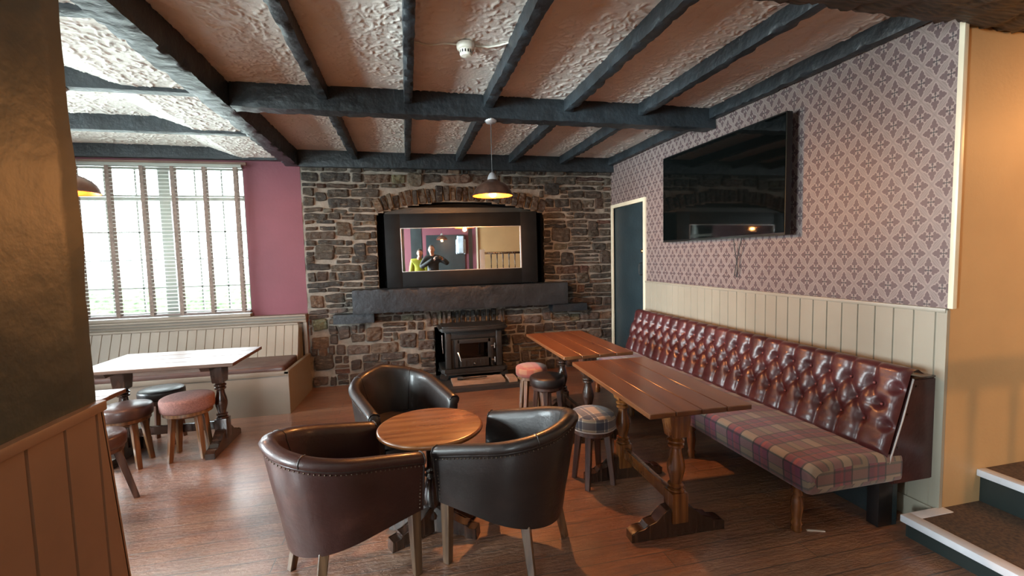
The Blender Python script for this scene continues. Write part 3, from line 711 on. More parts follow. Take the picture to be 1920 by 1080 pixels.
struct('trim_3', bm, mat_plain('tan_dado_paint', (0.19, 0.11, 0.066), 0.55, var=0.06))

# ---- dado under the window, with its moulded cap
bm = newbm(); box(bm, XL, SX0-0.03, D-0.035, D-0.002, 0.0, 0.80)
box(bm, XL, SX0-0.008, D-0.075, D-0.002, 0.795, 0.835, 0.006); box(bm, XL, SX0-0.004, D-0.10, D-0.002, 0.833, 0.872, 0.008); box(bm, XL, SX0+0.0, D-0.13, D-0.002, 0.870, 0.892, 0.006)
box(bm, SX0-0.045, SX0-0.005, D-0.06, D-0.003, 0, 0.80, 0.004); box(bm, XL, WX1+0.015, D-0.105, D-0.001, 0.893, 0.928, 0.006)
struct('trim_5', bm, M['cream_grey'])
bm = newbm(); box(bm, XL, WX1+0.04, D-0.02, D-0.002, 2.575, 2.61, 0.003); struct('trim_6', bm, mat_plain('pinkish_window_head', (0.30, 0.19, 0.15), 0.6))

# ================================================================== CEILING BEAMS
def beam(name, label, x0, x1, y0, y1, z0, z1, seed, amp=0.009, step=0.035, group=None, mat='beam'):
    bm = newbm(); rough_box(bm, x0, x1, y0, y1, z0, z1, amp, step, seed)
    return tag(link(name, bm, M[mat], None, 35), label, 'beam', group)
beam('ceiling_beam', 'heavy dark beam running from the pillar to the left corner of the stone wall', -1.295, -1.150, 0.4, 5.66, 2.575, 2.77, 1, 0.010)
beam('ceiling_beam', 'heavy dark cross beam across mid ceiling, its right end by the television', -1.145, 2.695, 3.55, 3.685, 2.575, 2.77, 2, 0.008)
beam('ceiling_beam', 'heavy dark beam lying along the top of the stone wall', -1.145, 2.72, 5.585, 5.665, 2.565, 2.77, 3, 0.006)
beam('ceiling_beam', 'dark rough beam with warm lit underside above the steps, nearest the viewer', -1.14, 5.19, 1.42, 1.735, 2.565, 2.76, 4, 0.032, 0.035, None, 'oldbeam')
jl = ['dark joist just right of the long left beam, first of the six', 'dark joist left of the smoke detector, second of the six', 'dark joist ending above the middle pendant lamp, third of the six',
      'dark joist right of the middle pendant lamp, fourth of the six', 'dark joist nearest the wall joist, fifth of the six', 'dark joist against the top of the patterned wallpaper']
for k, (xa, xb) in enumerate(((-0.575, -0.505), (0.028, 0.088), (0.628, 0.700), (1.285, 1.360), (1.945, 2.015), (2.625, 2.695))):
    beam('ceiling_joist', jl[k], xa, xb, 1.70, 5.60, 2.652, 2.77, 10+k, 0.009, 0.028, 'joists running towards the stone wall')
ll = ['dark joist at top left corner of the photo, left of the long beam', 'dark joist third from the window, crossing the left bay', 'dark joist second from the window, crossing the left bay', 'dark joist right above the window blind']
for k, yy in enumerate((2.44, 3.46, 4.49, 5.56)):
    beam('ceiling_joist', ll[k], -4.59, -1.30, yy, yy+0.075, 2.622, 2.77, 20+k, 0.003, 0.06, 'joists crossing the window bay')

# ================================================================== MANTEL, MIRROR, STOVE
bm = newbm(); rough_box(bm, -0.625, 1.985, 5.44, 5.70, 0.872, 1.150, 0.007, 0.035, 31, 0.8)
tag(link('mantel_beam', bm, M['mantel'], None, 55), 'long thick dark painted timber mantel beam across the stone wall', 'mantel')
bm = newbm(); rough_box(bm, -0.85, -0.40, 5.50, 5.70, 0.760, 0.868, 0.003, 0.03, 32)
tag(link('mantel_corbel', bm, M['mantel'], None, 55), 'short dark block under the left end of the mantel beam', 'block', 'blocks under the mantel beam')
bm = newbm(); rough_box(bm, 1.80, 2.27, 5.50, 5.70, 0.772, 0.868, 0.003, 0.03, 33)
tag(link('mantel_corbel', bm, M['mantel'], None, 55), 'short dark block under the right end of the mantel beam', 'block', 'blocks under the mantel beam')

mr = thing('wall_mirror', 'wide mirror in a broad black frame standing in the arched stone niche', 'mirror', (0.69, 5.60, 1.158), R(-3.87))
mr.rotation_euler = (0, R(-0.45), R(-3.87))
bm = newbm(); ow, oh, iw0, iw1, ih0, ih1 = 0.93, 0.885, -0.745, 0.725, 0.185, 0.712
box(bm, -ow, iw0, -0.012, 0.012, 0, oh, 0.003); box(bm, iw1, ow, -0.012, 0.012, 0, oh, 0.003); box(bm, iw0, iw1, -0.012, 0.012, 0, ih0, 0.003); box(bm, iw0, iw1, -0.012, 0.012, ih1, oh, 0.003)
link('mirror_frame', bm, M['frame_black'], mr)
bm = newbm(); box(bm, iw0, iw1, 0.0, 0.006, ih0, ih1); link('mirror_glass', bm, M['mirror'], mr, 0)
bm = newbm()
for (a, b, c, d_) in ((iw0-0.002, iw0+0.006, ih0, ih1), (iw1-0.010, iw1+0.002, ih0, ih1), (iw0, iw1, ih0-0.001, ih0+0.005), (iw0, iw1, ih1-0.005, ih1+0.001)): box(bm, a, b, -0.014, 0.0, c, d_)
link('mirror_beading', bm, M['chrome'], mr)
bm = newbm(); box(bm, NX0+0.09, NX1-0.09, 5.72, 5.74, NZ0, 2.12); link('niche_board', bm, M['teal'], wall_back)

# hearth
bm = newbm(); rough_box(bm, 0.20, 1.55, 4.945, 5.60, 0.0, 0.045, 0.002, 0.06, 40)
tag(link('hearth_slab', bm, M['slate'], None, 45), 'low black slate hearth slab in front of the stove', 'hearth')
bm = newbm(); rough_box(bm, 0.455, 1.06, 5.05, 5.30, 0.046, 0.078, 0.002, 0.04, 41)
tag(link('hearth_tile', bm, M['log'], None, 45), 'pale sandy tile lying on the hearth under the stove front', 'tile')
bm = newbm(); rough_box(bm, 1.10, 1.20, 5.02, 5.25, 0.046, 0.085, 0.002, 0.03, 42)
tag(link('firebrick', bm, M['log'], None, 45), 'reddish firebrick lying on the hearth right of the stove', 'brick')

sv = thing('wood_stove', 'black cast iron wood burning stove with glazed door in stone recess', 'stove', (0.745, 5.32, 0.075))
def irn(name, par, f, mat='iron', sm=40):
    bm = newbm(); f(bm); return link(name, bm, M[mat], par, sm)
def body(bm):
    box(bm, -0.30, 0.30, 0.03, 0.40, 0.10, 0.545, 0.012); box(bm, -0.345, -0.265, -0.005, 0.06, 0.10, 0.55, 0.02, 3); box(bm, 0.265, 0.345, -0.005, 0.06, 0.10, 0.55, 0.02, 3)
    box(bm, -0.29, 0.29, 0.0, 0.05, 0.46, 0.55, 0.01)
irn('stove_body', sv, body)
def top(bm):
    for (w_, d_, z0, z1) in ((0.385, 0.045, 0.548, 0.568), (0.41, 0.07, 0.566, 0.595), (0.375, 0.03, 0.593, 0.612)):
        pts = []
        for k in range(13):
            a = PI+PI*k/12; pts.append((w_*math.cos(a)*1.0, -d_*0.2 + d_*math.sin(a)))
        pts += [(w_, 0.44), (-w_, 0.44)]
        prism(bm, pts, 2, z0, z1, 0.005)
irn('stove_top', sv, top)
def base(bm):
    pts = [(-0.40, 0.43), (-0.40, 0.0), (-0.36, -0.035), (0.36, -0.035), (0.40, 0.0), (0.40, 0.43)]
    prism(bm, pts, 2, 0.055, 0.105, 0.008); prism(bm, [(x*0.95, y+0.01) for x, y in pts], 2, 0.03, 0.056, 0.004)
irn('stove_base', sv, base)
for sx in (-1, 1):
    for yy in (-0.01, 0.36): irn('stove_foot', sv, lambda bm: prism(bm, [(sx*0.30, 0.05), (sx*0.40, 0.05), (sx*0.415, 0.0), (sx*0.33, -0.025 if True else 0)], 1, yy, yy+0.05, 0.004))
def dframe(bm):
    box(bm, -0.235, -0.175, -0.022, 0.004, 0.12, 0.455, 0.006); box(bm, 0.165, 0.225, -0.022, 0.004, 0.12, 0.455, 0.006); box(bm, -0.20, 0.20, -0.022, 0.004, 0.405, 0.455, 0.006); box(bm, -0.20, 0.20, -0.022, 0.004, 0.12, 0.225, 0.006)
    for k in range(7): box(bm, -0.16+0.045*k, -0.15+0.045*k, -0.027, -0.02, 0.135, 0.20, 0.001)
sd = irn('stove_door', sv, dframe)
irn('door_glass', sd, lambda bm: box(bm, -0.178, 0.168, -0.010, -0.006, 0.222, 0.408), 'smoked')
irn('door_handle', sd, lambda bm: tube(bm, [(-0.195, -0.03, 0.30), (-0.185, -0.05, 0.27), (-0.165, -0.055, 0.20)], 0.009), 'steel')
irn('door_knob', sd, lambda bm: lathe(bm, [(0, 0.155), (0.012, 0.157), (0.014, 0.168), (0, 0.178)], 0.0, -0.035, 14), 'steel')
for zz in (0.19, 0.36): irn('door_hinge', sd, lambda bm: (tube(bm, [(0.245, -0.03, zz-0.03), (0.245, -0.03, zz+0.035)], 0.009), box(bm, 0.20, 0.25, -0.03, -0.02, zz-0.008, zz+0.008)), 'steel')
irn('firebox', sv, lambda bm: (box(bm, -0.20, 0.20, 0.024, 0.029, 0.20, 0.45), box(bm, -0.17, 0.16, 0.0, 0.024, 0.222, 0.262, 0.005)), 'log')
irn('damper_rod', sv, lambda bm: tube(bm, [(-0.375, 0.0, 0.52), (-0.375, -0.01, 0.40), (-0.37, -0.008, 0.30)], [0.009, 0.007, 0.005]), 'steel')
bpy.data.objects['firebox'].data.materials[0] = mat_plain('ash_and_firebrick', (0.12, 0.09, 0.06), 0.9)
bm = newbm(); tube(bm, [(0.56, 5.16, 0.104), (0.70, 5.13, 0.106), (0.86, 5.15, 0.104)], [0.016, 0.009, 0.008]); tube(bm, [(0.52, 5.17, 0.105), (0.58, 5.155, 0.105)], 0.022)
tag(link('fire_poker', bm, M['iron']), 'black fire tool lying on the pale tile under the stove', 'tool')

# ================================================================== TELEVISION
tv = thing('television', 'large black flat television mounted on the patterned wall', 'television', (2.615, 3.47, 2.03))
tv.scale = (1, 1, 1)
bm = newbm(); ty, tz = 0.782, 0.427
box(bm, -0.010, 0.035, -ty, ty, -tz, tz, 0.004); box(bm, 0.03, 0.055, -0.55, 0.55, -0.30, 0.25, 0.01); link('housing', bm, M['plastic_b'], tv)
bm = newbm(); box(bm, -0.0125, -0.0102, -ty+0.010, ty-0.010, -tz+0.018, tz-0.010); link('screen', bm, M['screen'], tv)
bm = newbm(); box(bm, -0.0135, -0.009, -ty, ty, -tz, -tz+0.006); box(bm, -0.0135, -0.009, -ty, -ty+0.006, -tz, tz); box(bm, -0.0135, -0.009, -ty, ty, tz-0.004, tz)
link('bezel', bm, mat_plain('dark_metal_bezel', (0.05, 0.06, 0.055), 0.3, metal=0.8), tv)
bm = newbm(); box(bm, 0.05, 0.083, -0.2, 0.2, -0.15, 0.15); link('wall_bracket', bm, M['iron'], tv)
bm = newbm(); tube(bm, [(0.045, -0.30, -0.40), (0.05, -0.26, -0.50), (0.055, -0.22, -0.62), (0.06, -0.19, -0.74), (0.06, -0.215, -0.75), (0.055, -0.23, -0.66), (0.05, -0.20, -0.5), (0.045, -0.19, -0.40)], 0.004); link('power_cable', bm, M['cable'], tv)

# ================================================================== PENDANT LAMPS, DETECTOR
def pendant(name, loc, label, drop_top):
    t = thing(name, label, 'lamp', loc, 0, 'copper pendant lamps')
    r_ = 0.160; prof = [(0.162, 0.0), (0.158, 0.006), (0.152, 0.028), (0.138, 0.056), (0.116, 0.080), (0.086, 0.100), (0.058, 0.113), (0.042, 0.122), (0.036, 0.134)]
    bm = newbm(); lathe(bm, prof, seg=48, cap=False); link('lamp_shade', bm, M['copper_out'], t, 60)
    bm = newbm(); lathe(bm, [(max(r-0.0025, 0.01), z-0.0005) for r, z in prof], seg=48, cap=False); sh = link('shade_lining', bm, M['copper_in'], t, 60)
    bm = newbm(); lathe(bm, [(0.040, 0.124), (0.037, 0.145), (0.028, 0.165), (0.018, 0.180), (0.004, 0.188)], seg=24); link('lamp_holder', bm, M['chrome'], t, 60)
    bm = newbm(); lathe(bm, [(0.0, -0.012), (0.016, -0.008), (0.028, 0.006), (0.031, 0.022), (0.024, 0.045), (0.014, 0.062), (0.013, 0.10)], seg=20); link('light_bulb', bm, M['bulb'], t, 180)
    bm = newbm(); tube(bm, [(0, 0, 0.18), (0, 0, drop_top)], 0.0032, 6); link('flex', bm, M['cable'], t)
    bm = newbm(); lathe(bm, [(0.0, drop_top-0.03), (0.02, drop_top-0.028), (0.036, drop_top-0.022), (0.046, drop_top-0.008), (0.048, drop_top+0.004)], seg=24); link('ceiling_rose', bm, M['chrome'], t, 60)
    return t
pendant('pendant_lamp', (0.693, 3.615, 1.985), 'copper dome pendant lamp hanging in front of the stone arch', 0.592)
pendant('pendant_lamp', (-2.09, 3.50, 1.97), 'copper pendant lamp half hidden by the pillar, before the window', 0.655)
pendant('pendant_lamp', (-0.02, -2.0, 2.02), 'copper pendant lamp behind the viewer, seen only in the mirror', 0.73)
for nm in ('pendant_bulb_light', 'pendant_bulb_light_left', 'pendant_bulb_light_rear'):
    o = bpy.data.objects[nm]; o.location.z = o.location.z-0.03
t = thing('smoke_detector', 'round white smoke detector on the ceiling between two joists', 'smoke detector', (0.385, 2.72, CZ-0.008))
bm = newbm(); lathe(bm, [(0.052, 0.0), (0.054, -0.02), (0.050, -0.032), (0.040, -0.036)], seg=32); link('base', bm, M['plastic_w'], t, 50)
bm = newbm(); lathe(bm, [(0.038, -0.034), (0.036, -0.060), (0.030, -0.070), (0.0, -0.073)], seg=32, cap=False); link('sensor_head', bm, M['plastic_w'], t, 50)
bm = newbm()
for k in range(14):
    a = 2*PI*k/14; c_ = Vector((0.0365*math.cos(a), 0.0365*math.sin(a), -0.050)); box(bm, -0.003, 0.0015, -0.0035, 0.0035, -0.008, 0.008)
    for v in bm.verts[-8:]: v.co = Matrix.Rotation(a, 3, 'Z') @ v.co + c_
link('vents', bm, M['plastic_b'], t)
bm = newbm(); tube(bm, [(0.092, 2.75, CZ-0.012), (0.18, 2.77, CZ-0.016), (0.26, 2.74, CZ-0.013), (0.335, 2.73, CZ-0.015)], 0.005, 6); tube(bm, [(0.436, 2.73, CZ-0.015), (0.52, 2.735, CZ-0.014), (0.58, 2.70, CZ-0.015), (0.63, 2.66, CZ-0.012)], 0.006, 6); bmesh.ops.translate(bm, verts=bm.verts[:], vec=(-0.385, -2.72, -(CZ-0.008)+0.004)); link('ceiling_cable', bm, M['plastic_w'], t)

# ================================================================== WINDOW BLIND
bl = thing('venetian_blind', 'wide pale slatted blind with taupe ladder tapes over the window', 'blind', (0, 0, 0))
bx0_, bx1_ = -4.02, -1.735; bz0_, bz1_ = 0.955, 2.575; by = 5.625
bm = newbm(); box(bm, bx0_, bx1_, by-0.028, by+0.028, bz1_-0.035, bz1_, 0.003); link('headrail', bm, M['winframe'], bl)
bm = newbm(); box(bm, bx0_, bx1_, by-0.026, by+0.026, bz0_-0.015, bz0_+0.008, 0.004); link('bottom_rail', bm, M['rail'], bl)
bm = newbm(); nS = 40
for k in range(nS):
    zz = bz0_+0.03+(bz1_-0.07-bz0_)*k/(nS-1)
    P = [(-0.024, -0.0015), (0.0, 0.0018), (0.024, -0.0015)]
    rows = [[bm.verts.new((x_, by+p_[0], zz+p_[1]+0.1*p_[0]+dz)) for p_ in P] for x_ in (bx0_+0.01, bx1_-0.01) for dz in (0.0, 0.0022)]
    a_, b_, c_, d_ = rows
    for i in range(2):
        bm.faces.new((a_[i], c_[i], c_[i+1], a_[i+1])); bm.faces.new((b_[i], b_[i+1], d_[i+1], d_[i]))
    bm.faces.new((a_[0], b_[0], d_[0], c_[0])); bm.faces.new((a_[2], c_[2], d_[2], b_[2]))
link('slats', bm, M['slat'], bl)
for tx in (-3.91, -3.61, -3.30, -3.0, -2.69, -2.405, -2.105, -1.80):
    bm = newbm(); box(bm, tx-0.018, tx+0.018, by-0.030, by-0.0285, bz0_-0.012, bz1_-0.03); box(bm, tx-0.018, tx+0.018, by+0.0285, by+0.030, bz0_-0.012, bz1_-0.03)
    link('ladder_tape', bm, M['tape'], bl)
bm = newbm(); tube(bm, [(-1.775, by-0.036, 2.50), (-1.765, by-0.036, 1.9), (-1.77, by-0.036, 1.65)], 0.0025, 6); lathe(bm, [(0.003, 1.66), (0.009, 1.64), (0.007, 1.61), (0, 1.605)], -1.77, by-0.036, 10); link('pull_cord', bm, M['tape'], bl)

# ================================================================== WINDOW SETTLE
sb = thing('window_settle', 'built-in cream panelled box settle beneath the window', 'bench', (0, 0, 0))
bm = newbm(); FX1 = -1.175
box(bm, XL+0.01, FX1, 4.765, 4.79, 0.0, 0.385, 0.002); box(bm, XL+0.01, FX1+0.004, 4.755, 4.795, 0.385, 0.428, 0.004)
link('front_board', bm, M['cream_grey'], sb)
bm = newbm()
prism(bm, [(FX1, 4.765), (FX1-0.03, 4.79), (-1.165, 5.60), (-1.135, 5.60)], 2, 0.0, 0.40); prism(bm, [(FX1+0.004, 4.755), (FX1-0.036, 4.755), (-1.17, 5.60), (-1.13, 5.60)], 2, 0.40, 0.430, 0.003)
link('end_board', bm, M['cream_grey'], sb)
bm = newbm(); tg_panel(bm, XL+0.01, -1.225, 0.36, 0.795, 0.0865, 5.30, 0, -1.613, lean=5.46)
box(bm, XL+0.01, -1.218, 5.45, 5.53, 0.79, 0.812, 0.004)
prism(bm, [(5.30, 0.36), (5.46, 0.80), (5.50, 0.80), (5.50, 0.36)], 0, -1.227, -1.212)
link('back_panel', bm, M['cream_grey'], sb)
bm = newbm(); box(bm, XL+0.03, -1.215, 4.80, 5.36, 0.36, 0.475, 0.035, 4); cs = link('seat_cushion', bm, M['lea_cush'], sb, 60)

# ================================================================== BANQUETTE (plaid seat, buttoned back)
bq = thing('banquette', 'long banquette with buttoned oxblood leather back and plaid seat', 'bench', (0, 0, 0))
BY0, BY1 = 1.775, 4.64
# plaid seat: profile swept along y
prof = [(2.47, 0.275)]
def arc(cx, cz, r, a0_, a1_, n): return [(cx+r*math.cos(R(a0_+(a1_-a0_)*k/n)), cz+r*math.sin(R(a0_+(a1_-a0_)*k/n))) for k in range(n+1)]
prof += arc(1.915, 0.300, 0.025, 270, 180, 3) + arc(1.93, 0.385, 0.048, 180, 90, 6) + [(2.02, 0.440), (2.15, 0.446), (2.30, 0.440), (2.47, 0.428)]
ys_ = [BY0-0.004, BY0, BY0+0.010, BY0+0.03] + list(np.linspace(BY0+0.1, BY1-0.1, 26)) + [BY1-0.02, BY1]
ins = [0.035, 0.016, 0.004, 0.0] + [0]*26 + [0.002, 0.02]
cxm, czm = 2.18, 0.355
P = np.zeros((len(ys_), len(prof), 3)); UV = np.zeros((len(ys_), len(prof), 2)); arcl = [0]
for a, b in zip(prof, prof[1:]): arcl.append(arcl[-1]+math.hypot(b[0]-a[0], b[1]-a[1]))
for i, (yy, s_in) in enumerate(zip(ys_, ins)):
    for j, (px_, pz_) in enumerate(prof):
        kx = px_+(s_in if px_ < 2.0 else 0); kz = pz_+(s_in if pz_ < czm else -s_in)
        P[i, j] = (kx, yy, kz+0.004*math.sin(yy*6.0)*(1 if pz_ > 0.40 else 0)); UV[i, j] = (yy, arcl[j])
bm = grid_mesh(P, UV)
L = uvl(bm); bm.verts.ensure_lookup_table(); m_ = len(prof)
# end cap as a gently crowned strip
cap = [bm.verts[j] for j in range(m_)]
f = bm.faces.new(cap[::-1])
for lp in f.loops: lp[L].uv = (lp.vert.co.x, lp.vert.co.z)
f = bm.faces.new([bm.verts[(len(ys_)-1)*m_+j] for j in range(m_)])
for lp in f.loops: lp[L].uv = (lp.vert.co.x, lp.vert.co.z)
bmesh.ops.recalc_face_normals(bm, faces=bm.faces[:]); link('seat', bm, M['bench_plaid'], bq, 60)
# tufted back
dy, ds = 0.1335, 0.101; yb0 = 1.934; SB0, SB1 = (2.372, 0.415), (2.505, 0.825)
Ls = math.hypot(SB1[0]-SB0[0], SB1[1]-SB0[1]); tdir = ((SB1[0]-SB0[0])/Ls, (SB1[1]-SB0[1])/Ls); nrm = (-tdir[1], tdir[0])
s_of = lambda z: (z-SB0[1])/tdir[1]
rowS = [s_of(0.758), s_of(0.662), s_of(0.565)]
def segd(py, ps, ay, as_, by_, bs_):
    vy, vs_ = by_-ay, bs_-as_; t_ = np.clip(((py-ay)*vy+(ps-as_)*vs_)/(vy*vy+vs_*vs_), 0, 1)
    return np.hypot(py-ay-t_*vy, ps-as_-t_*vs_)
yy = np.arange(BY0, BY1+0.001, 0.0085); ss = np.arange(0, Ls+0.001, 0.009)
YY, SS = np.meshgrid(yy, ss, indexing='ij')
u = np.mod(YY-yb0+dy/2, dy)-dy/2        # offset from the nearest top-row button column, in [-dy/2, dy/2]
dcr = np.full(YY.shape, 9.0); dbt = np.full(YY.shape, 9.0)
s1, s2, s3 = rowS
for k in (-1, 0, 1):
    c0 = k*dy
    dcr = np.minimum(dcr, segd(u, SS, c0, s1, c0, Ls+0.02)); dcr = np.minimum(dcr, segd(u, SS, c0, s3, c0, -0.02))
    for sg in (-1, 1):
        dcr = np.minimum(dcr, segd(u, SS, c0, s1, c0+sg*dy/2, s2)); dcr = np.minimum(dcr, segd(u, SS, c0, s3, c0+sg*dy/2, s2))
    dbt = np.minimum(dbt, np.hypot(u-c0, SS-s1)); dbt = np.minimum(dbt, np.hypot(u-c0, SS-s3)); dbt = np.minimum(dbt, np.hypot(u-c0-dy/2, SS-s2)); 
last = (YY < yb0-0.02)                      # near end: plain panel with only the three pulls
amp_ = 0.040
hgt = amp_*(0.42+0.58*(1-np.exp(-dcr/0.020)))*(1-0.93*np.exp(-(dbt/0.027)**2)) - 0.008*np.exp(-(dbt/0.012)**2)
plain = amp_*(0.95-0.88*np.exp(-(dbt/0.027)**2)) - 0.010*np.exp(-(dbt/0.014)**2)
wN = np.clip((yb0-0.005-YY)/0.05, 0, 1); wN = wN*wN*(3-2*wN)
hgt = hgt*(1-wN)+plain*wN
edge = np.minimum(np.minimum(YY-BY0, BY1-YY)/0.03, 1); hgt = hgt*np.sqrt(np.clip(edge, 0, 1))
hgt = hgt*np.sqrt(np.clip(SS/0.03, 0, 1))
wr = np.zeros_like(hgt)
for i in range(len(yy)):
    for j in range(len(ss)):
        wr[i, j] = mn.noise(Vector((yy[i]*16, ss[j]*42, 0)))*0.0024+mn.noise(Vector((yy[i]*40, ss[j]*95, 3)))*0.0013
hgt += wr*(hgt > 0.008)
P = np.stack([SB0[0]+tdir[0]*SS+nrm[0]*hgt, YY, SB0[1]+tdir[1]*SS+nrm[1]*hgt], -1)
# top roll
roll = []
for k in range(1, 9):
    a = k/8*PI*0.55; q_ = P[:, -1, :].copy(); rr_ = 0.042
    q_[:, 0] += rr_*(1-math.cos(a))*1.15; q_[:, 2] += rr_*math.sin(a)*0.85
    roll.append(q_)
endx = roll[-1].copy(); endx[:, 0] = 2.60; endx[:, 2] = 0.835; roll.append(endx)
P = np.concatenate([P]+[r_[:, None, :] for r_ in roll], 1)
bm = grid_mesh(P); bmesh.ops.recalc_face_normals(bm, faces=bm.faces[:]); link('backrest', bm, M['lea_ox'], bq, 180)
bmB = newbm(); bmesh.ops.create_uvsphere(bmB, u_segments=10, v_segments=6, radius=0.0075); btn0 = None
for ri, s_ in enumerate(rowS):
    y0_ = yb0 if ri != 1 else yb0-dy/2
    k = 0
    while y0_+k*dy < BY1-0.03:
        pos = (SB0[0]+tdir[0]*s_-0.001+nrm[0]*0.006, y0_+k*dy, SB0[1]+tdir[1]*s_+nrm[1]*0.006)
        if btn0 is None: btn0 = link('button', bmB, mat_plain('button_leather', (0.20, 0.05, 0.045), 0.25), bq, 180); btn0.location = pos
        else:
            b_ = btn0.copy(); COL.objects.link(b_); b_.parent = bq; b_.location = pos
        k += 1
bm = newbm(); prism(bm, [(2.692, 0.262), (2.692, 0.812), (2.535, 0.812), (2.392, 0.40), (2.425, 0.262)], 1, BY0+0.005, BY0+0.055, 0.006); link('end_panel', bm, M['lea_end'], bq)
bm = newbm(); prism(bm, [(2.692, 0.262), (2.692, 0.812), (2.545, 0.815), (2.405, 0.40), (2.425, 0.262)], 1, BY0+0.055, BY1, 0.0); link('back_frame', bm, M['lea_end'], bq)
bm = newbm(); box(bm, 2.53, 2.69, BY0+0.004, BY0+0.10, 0.812, 0.822, 0.002); link('top_cap', bm, M['wood_dark'], bq)
bm = newbm(); tube(bm, [(2.530, BY0+0.002, 0.815), (2.46, BY0-0.002, 0.60), (2.386, BY0+0.0, 0.385)], 0.0045, 8); link('piping', bm, M['piping'], bq)
bm = newbm()
for pz in (0.77, 0.62, 0.46, 0.33):
    for px_ in ((2.44+0.37*(pz-0.33)) , 2.67): lathe(bm, [(0, -0.004), (0.006, -0.002), (0.006, 0.002)], px_, BY0, 8)
    for v in bm.verts[-48:]: pass
bm.free()
bm = newbm()
for (px_, pz) in ((2.552, 0.775), (2.50, 0.63), (2.445, 0.46), (2.42, 0.32)):
    tube(bm, [(px_, BY0+0.006, pz), (px_, BY0+0.0, pz)], 0.0055, 8)
link('nail_heads', bm, M['stud'], bq)
bm = newbm(); box(bm, 2.50, 2.53, BY0+0.06, BY1, 0.0, 0.265); link('kick_board', bm, M['teal'], bq)
def bleg(y_):
    bm = newbm(); lathe(bm, [(0.024, 0.0), (0.028, 0.012), (0.024, 0.03), (0.030, 0.045), (0.022, 0.060), (0.026, 0.085), (0.031, 0.13), (0.027, 0.175), (0.021, 0.195), (0.030, 0.208), (0.024, 0.225), (0.032, 0.245), (0.032, 0.278)], seg=24)
    o = link('leg', bm, M['wood_leg'], bq, 60); o.location = (1.975, y_, 0); return o
l0 = bleg(1.93)
for y_ in (2.85, 3.75, 4.52):
    c = l0.copy(); COL.objects.link(c); c.parent = bq; c.location = (1.975, y_, 0)
bm = newbm(); box(bm, 2.405, 2.50, 1.835, 1.90, 0.0, 0.275, 0.003); l1 = link('rear_leg', bm, M['plastic_b'], bq)
for dy_ in (0.95, 1.85, 2.68):
    c = l1.copy(); COL.objects.link(c); c.parent = bq; c.location = (0, dy_, 0)
bm = newbm(); box(bm, 2.0, 2.09, 1.80, 1.812, 0.001, 0.006, 0.001)
for v in bm.verts: v.co = Matrix.Rotation(R(-22), 3, 'Z') @ (v.co-Vector((2.04, 1.81, 0))) + Vector((2.06, 1.90, 0))
tag(link('paper_straw', bm, M['white']), 'small white paper strip on the floor by the banquette leg', 'litter')

# ================================================================== TRESTLE TABLES
def turned(bm, z0, z1, rmax, cx=0, cy=0, seg=24):
    """turned baluster between two square blocks"""
    n = [(0.70, 0.0), (0.98, 0.02), (0.98, 0.05), (0.70, 0.07), (0.92, 0.10), (0.92, 0.13), (0.66, 0.155), (0.72, 0.22), (0.95, 0.36), (1.0, 0.45), (0.90, 0.56), (0.66, 0.70), (0.62, 0.78), (0.92, 0.81), (0.92, 0.85), (0.68, 0.87), (0.98, 0.90), (0.98, 0.93), (0.72, 0.96), (0.80, 1.0)]
    lathe(bm, [(r*rmax, z0+(z1-z0)*t_) for r, t_ in n], cx, cy, seg)
def trestle_table(name, label, loc, rz, Lx, Wx, top_mat, leg_mat, foot_mat, group, ht=0.75, inset=(0.225, 0.225)):
    """length along local y"""
    t = thing(name, label, 'table', loc, rz, group)
    bm = newbm(); th = 0.026; nb = 4; g = 0.0015
    for k in range(nb):
        a = -Wx/2+Wx*k/nb; b = a+Wx/nb
        box(bm, a+(g if k else 0), b-(g if k < nb-1 else 0), -Lx/2, Lx/2, ht-th, ht, 0.003, 1)
    box(bm, -Wx/2+0.01, Wx/2-0.01, -Lx/2+0.01, Lx/2-0.01, ht-th-0.001, ht-0.004)
    link('table_top', bm, top_mat, t)
    bm = newbm(); box(bm, -0.02, 0.02, -Lx/2+0.2, Lx/2-0.2, ht-0.075, ht-th-0.001, 0.003); link('top_rail', bm, leg_mat, t)
    for sg in (-1, 1):
        yc = sg*(Lx/2-inset[0 if sg < 0 else 1])
        bm = newbm(); prism(bm, [(-Wx/2+0.06, ht-th-0.001), (Wx/2-0.06, ht-th-0.001), (Wx/2-0.09, ht-th-0.045), (-Wx/2+0.09, ht-th-0.045)], 1, yc-0.035, yc+0.035, 0.003); br_ = link('bearer', bm, leg_mat, t)
        bm = newbm()
        prism(bm, [(-0.062, ht-th-0.002), (0.062, ht-th-0.002), (0.058, 0.62), (0.044, 0.535), (-0.044, 0.535), (-0.058, 0.62)], 1, yc-0.045, yc+0.045, 0.005); turned(bm, 0.235, 0.537, 0.046, 0, yc); box(bm, -0.046, 0.046, yc-0.046, yc+0.046, 0.075, 0.237, 0.006)
        link('column', bm, leg_mat, t, 50)
        fl = min(0.27, Wx/2)
        pr = [(-fl, 0.0), (-fl, 0.045), (-fl+0.03, 0.062), (-fl+0.075, 0.062), (-fl+0.09, 0.085), (-0.13, 0.092), (-0.10, 0.125), (-0.075, 0.150), (-0.05, 0.155), (0.05, 0.155), (0.075, 0.150), (0.10, 0.125), (0.13, 0.092), (fl-0.09, 0.085), (fl-0.075, 0.062), (fl-0.03, 0.062), (fl, 0.045), (fl, 0.0)]
        bm = newbm(); prism(bm, pr, 1, yc-0.036, yc+0.036, 0.004); link('foot', bm, foot_mat, t, 30)
    bm = newbm(); box(bm, -0.018, 0.018, -(Lx/2-inset[0]-0.045), (Lx/2-inset[1]-0.045), 0.150, 0.215, 0.004); link('stretcher', bm, leg_mat, t)
    return t
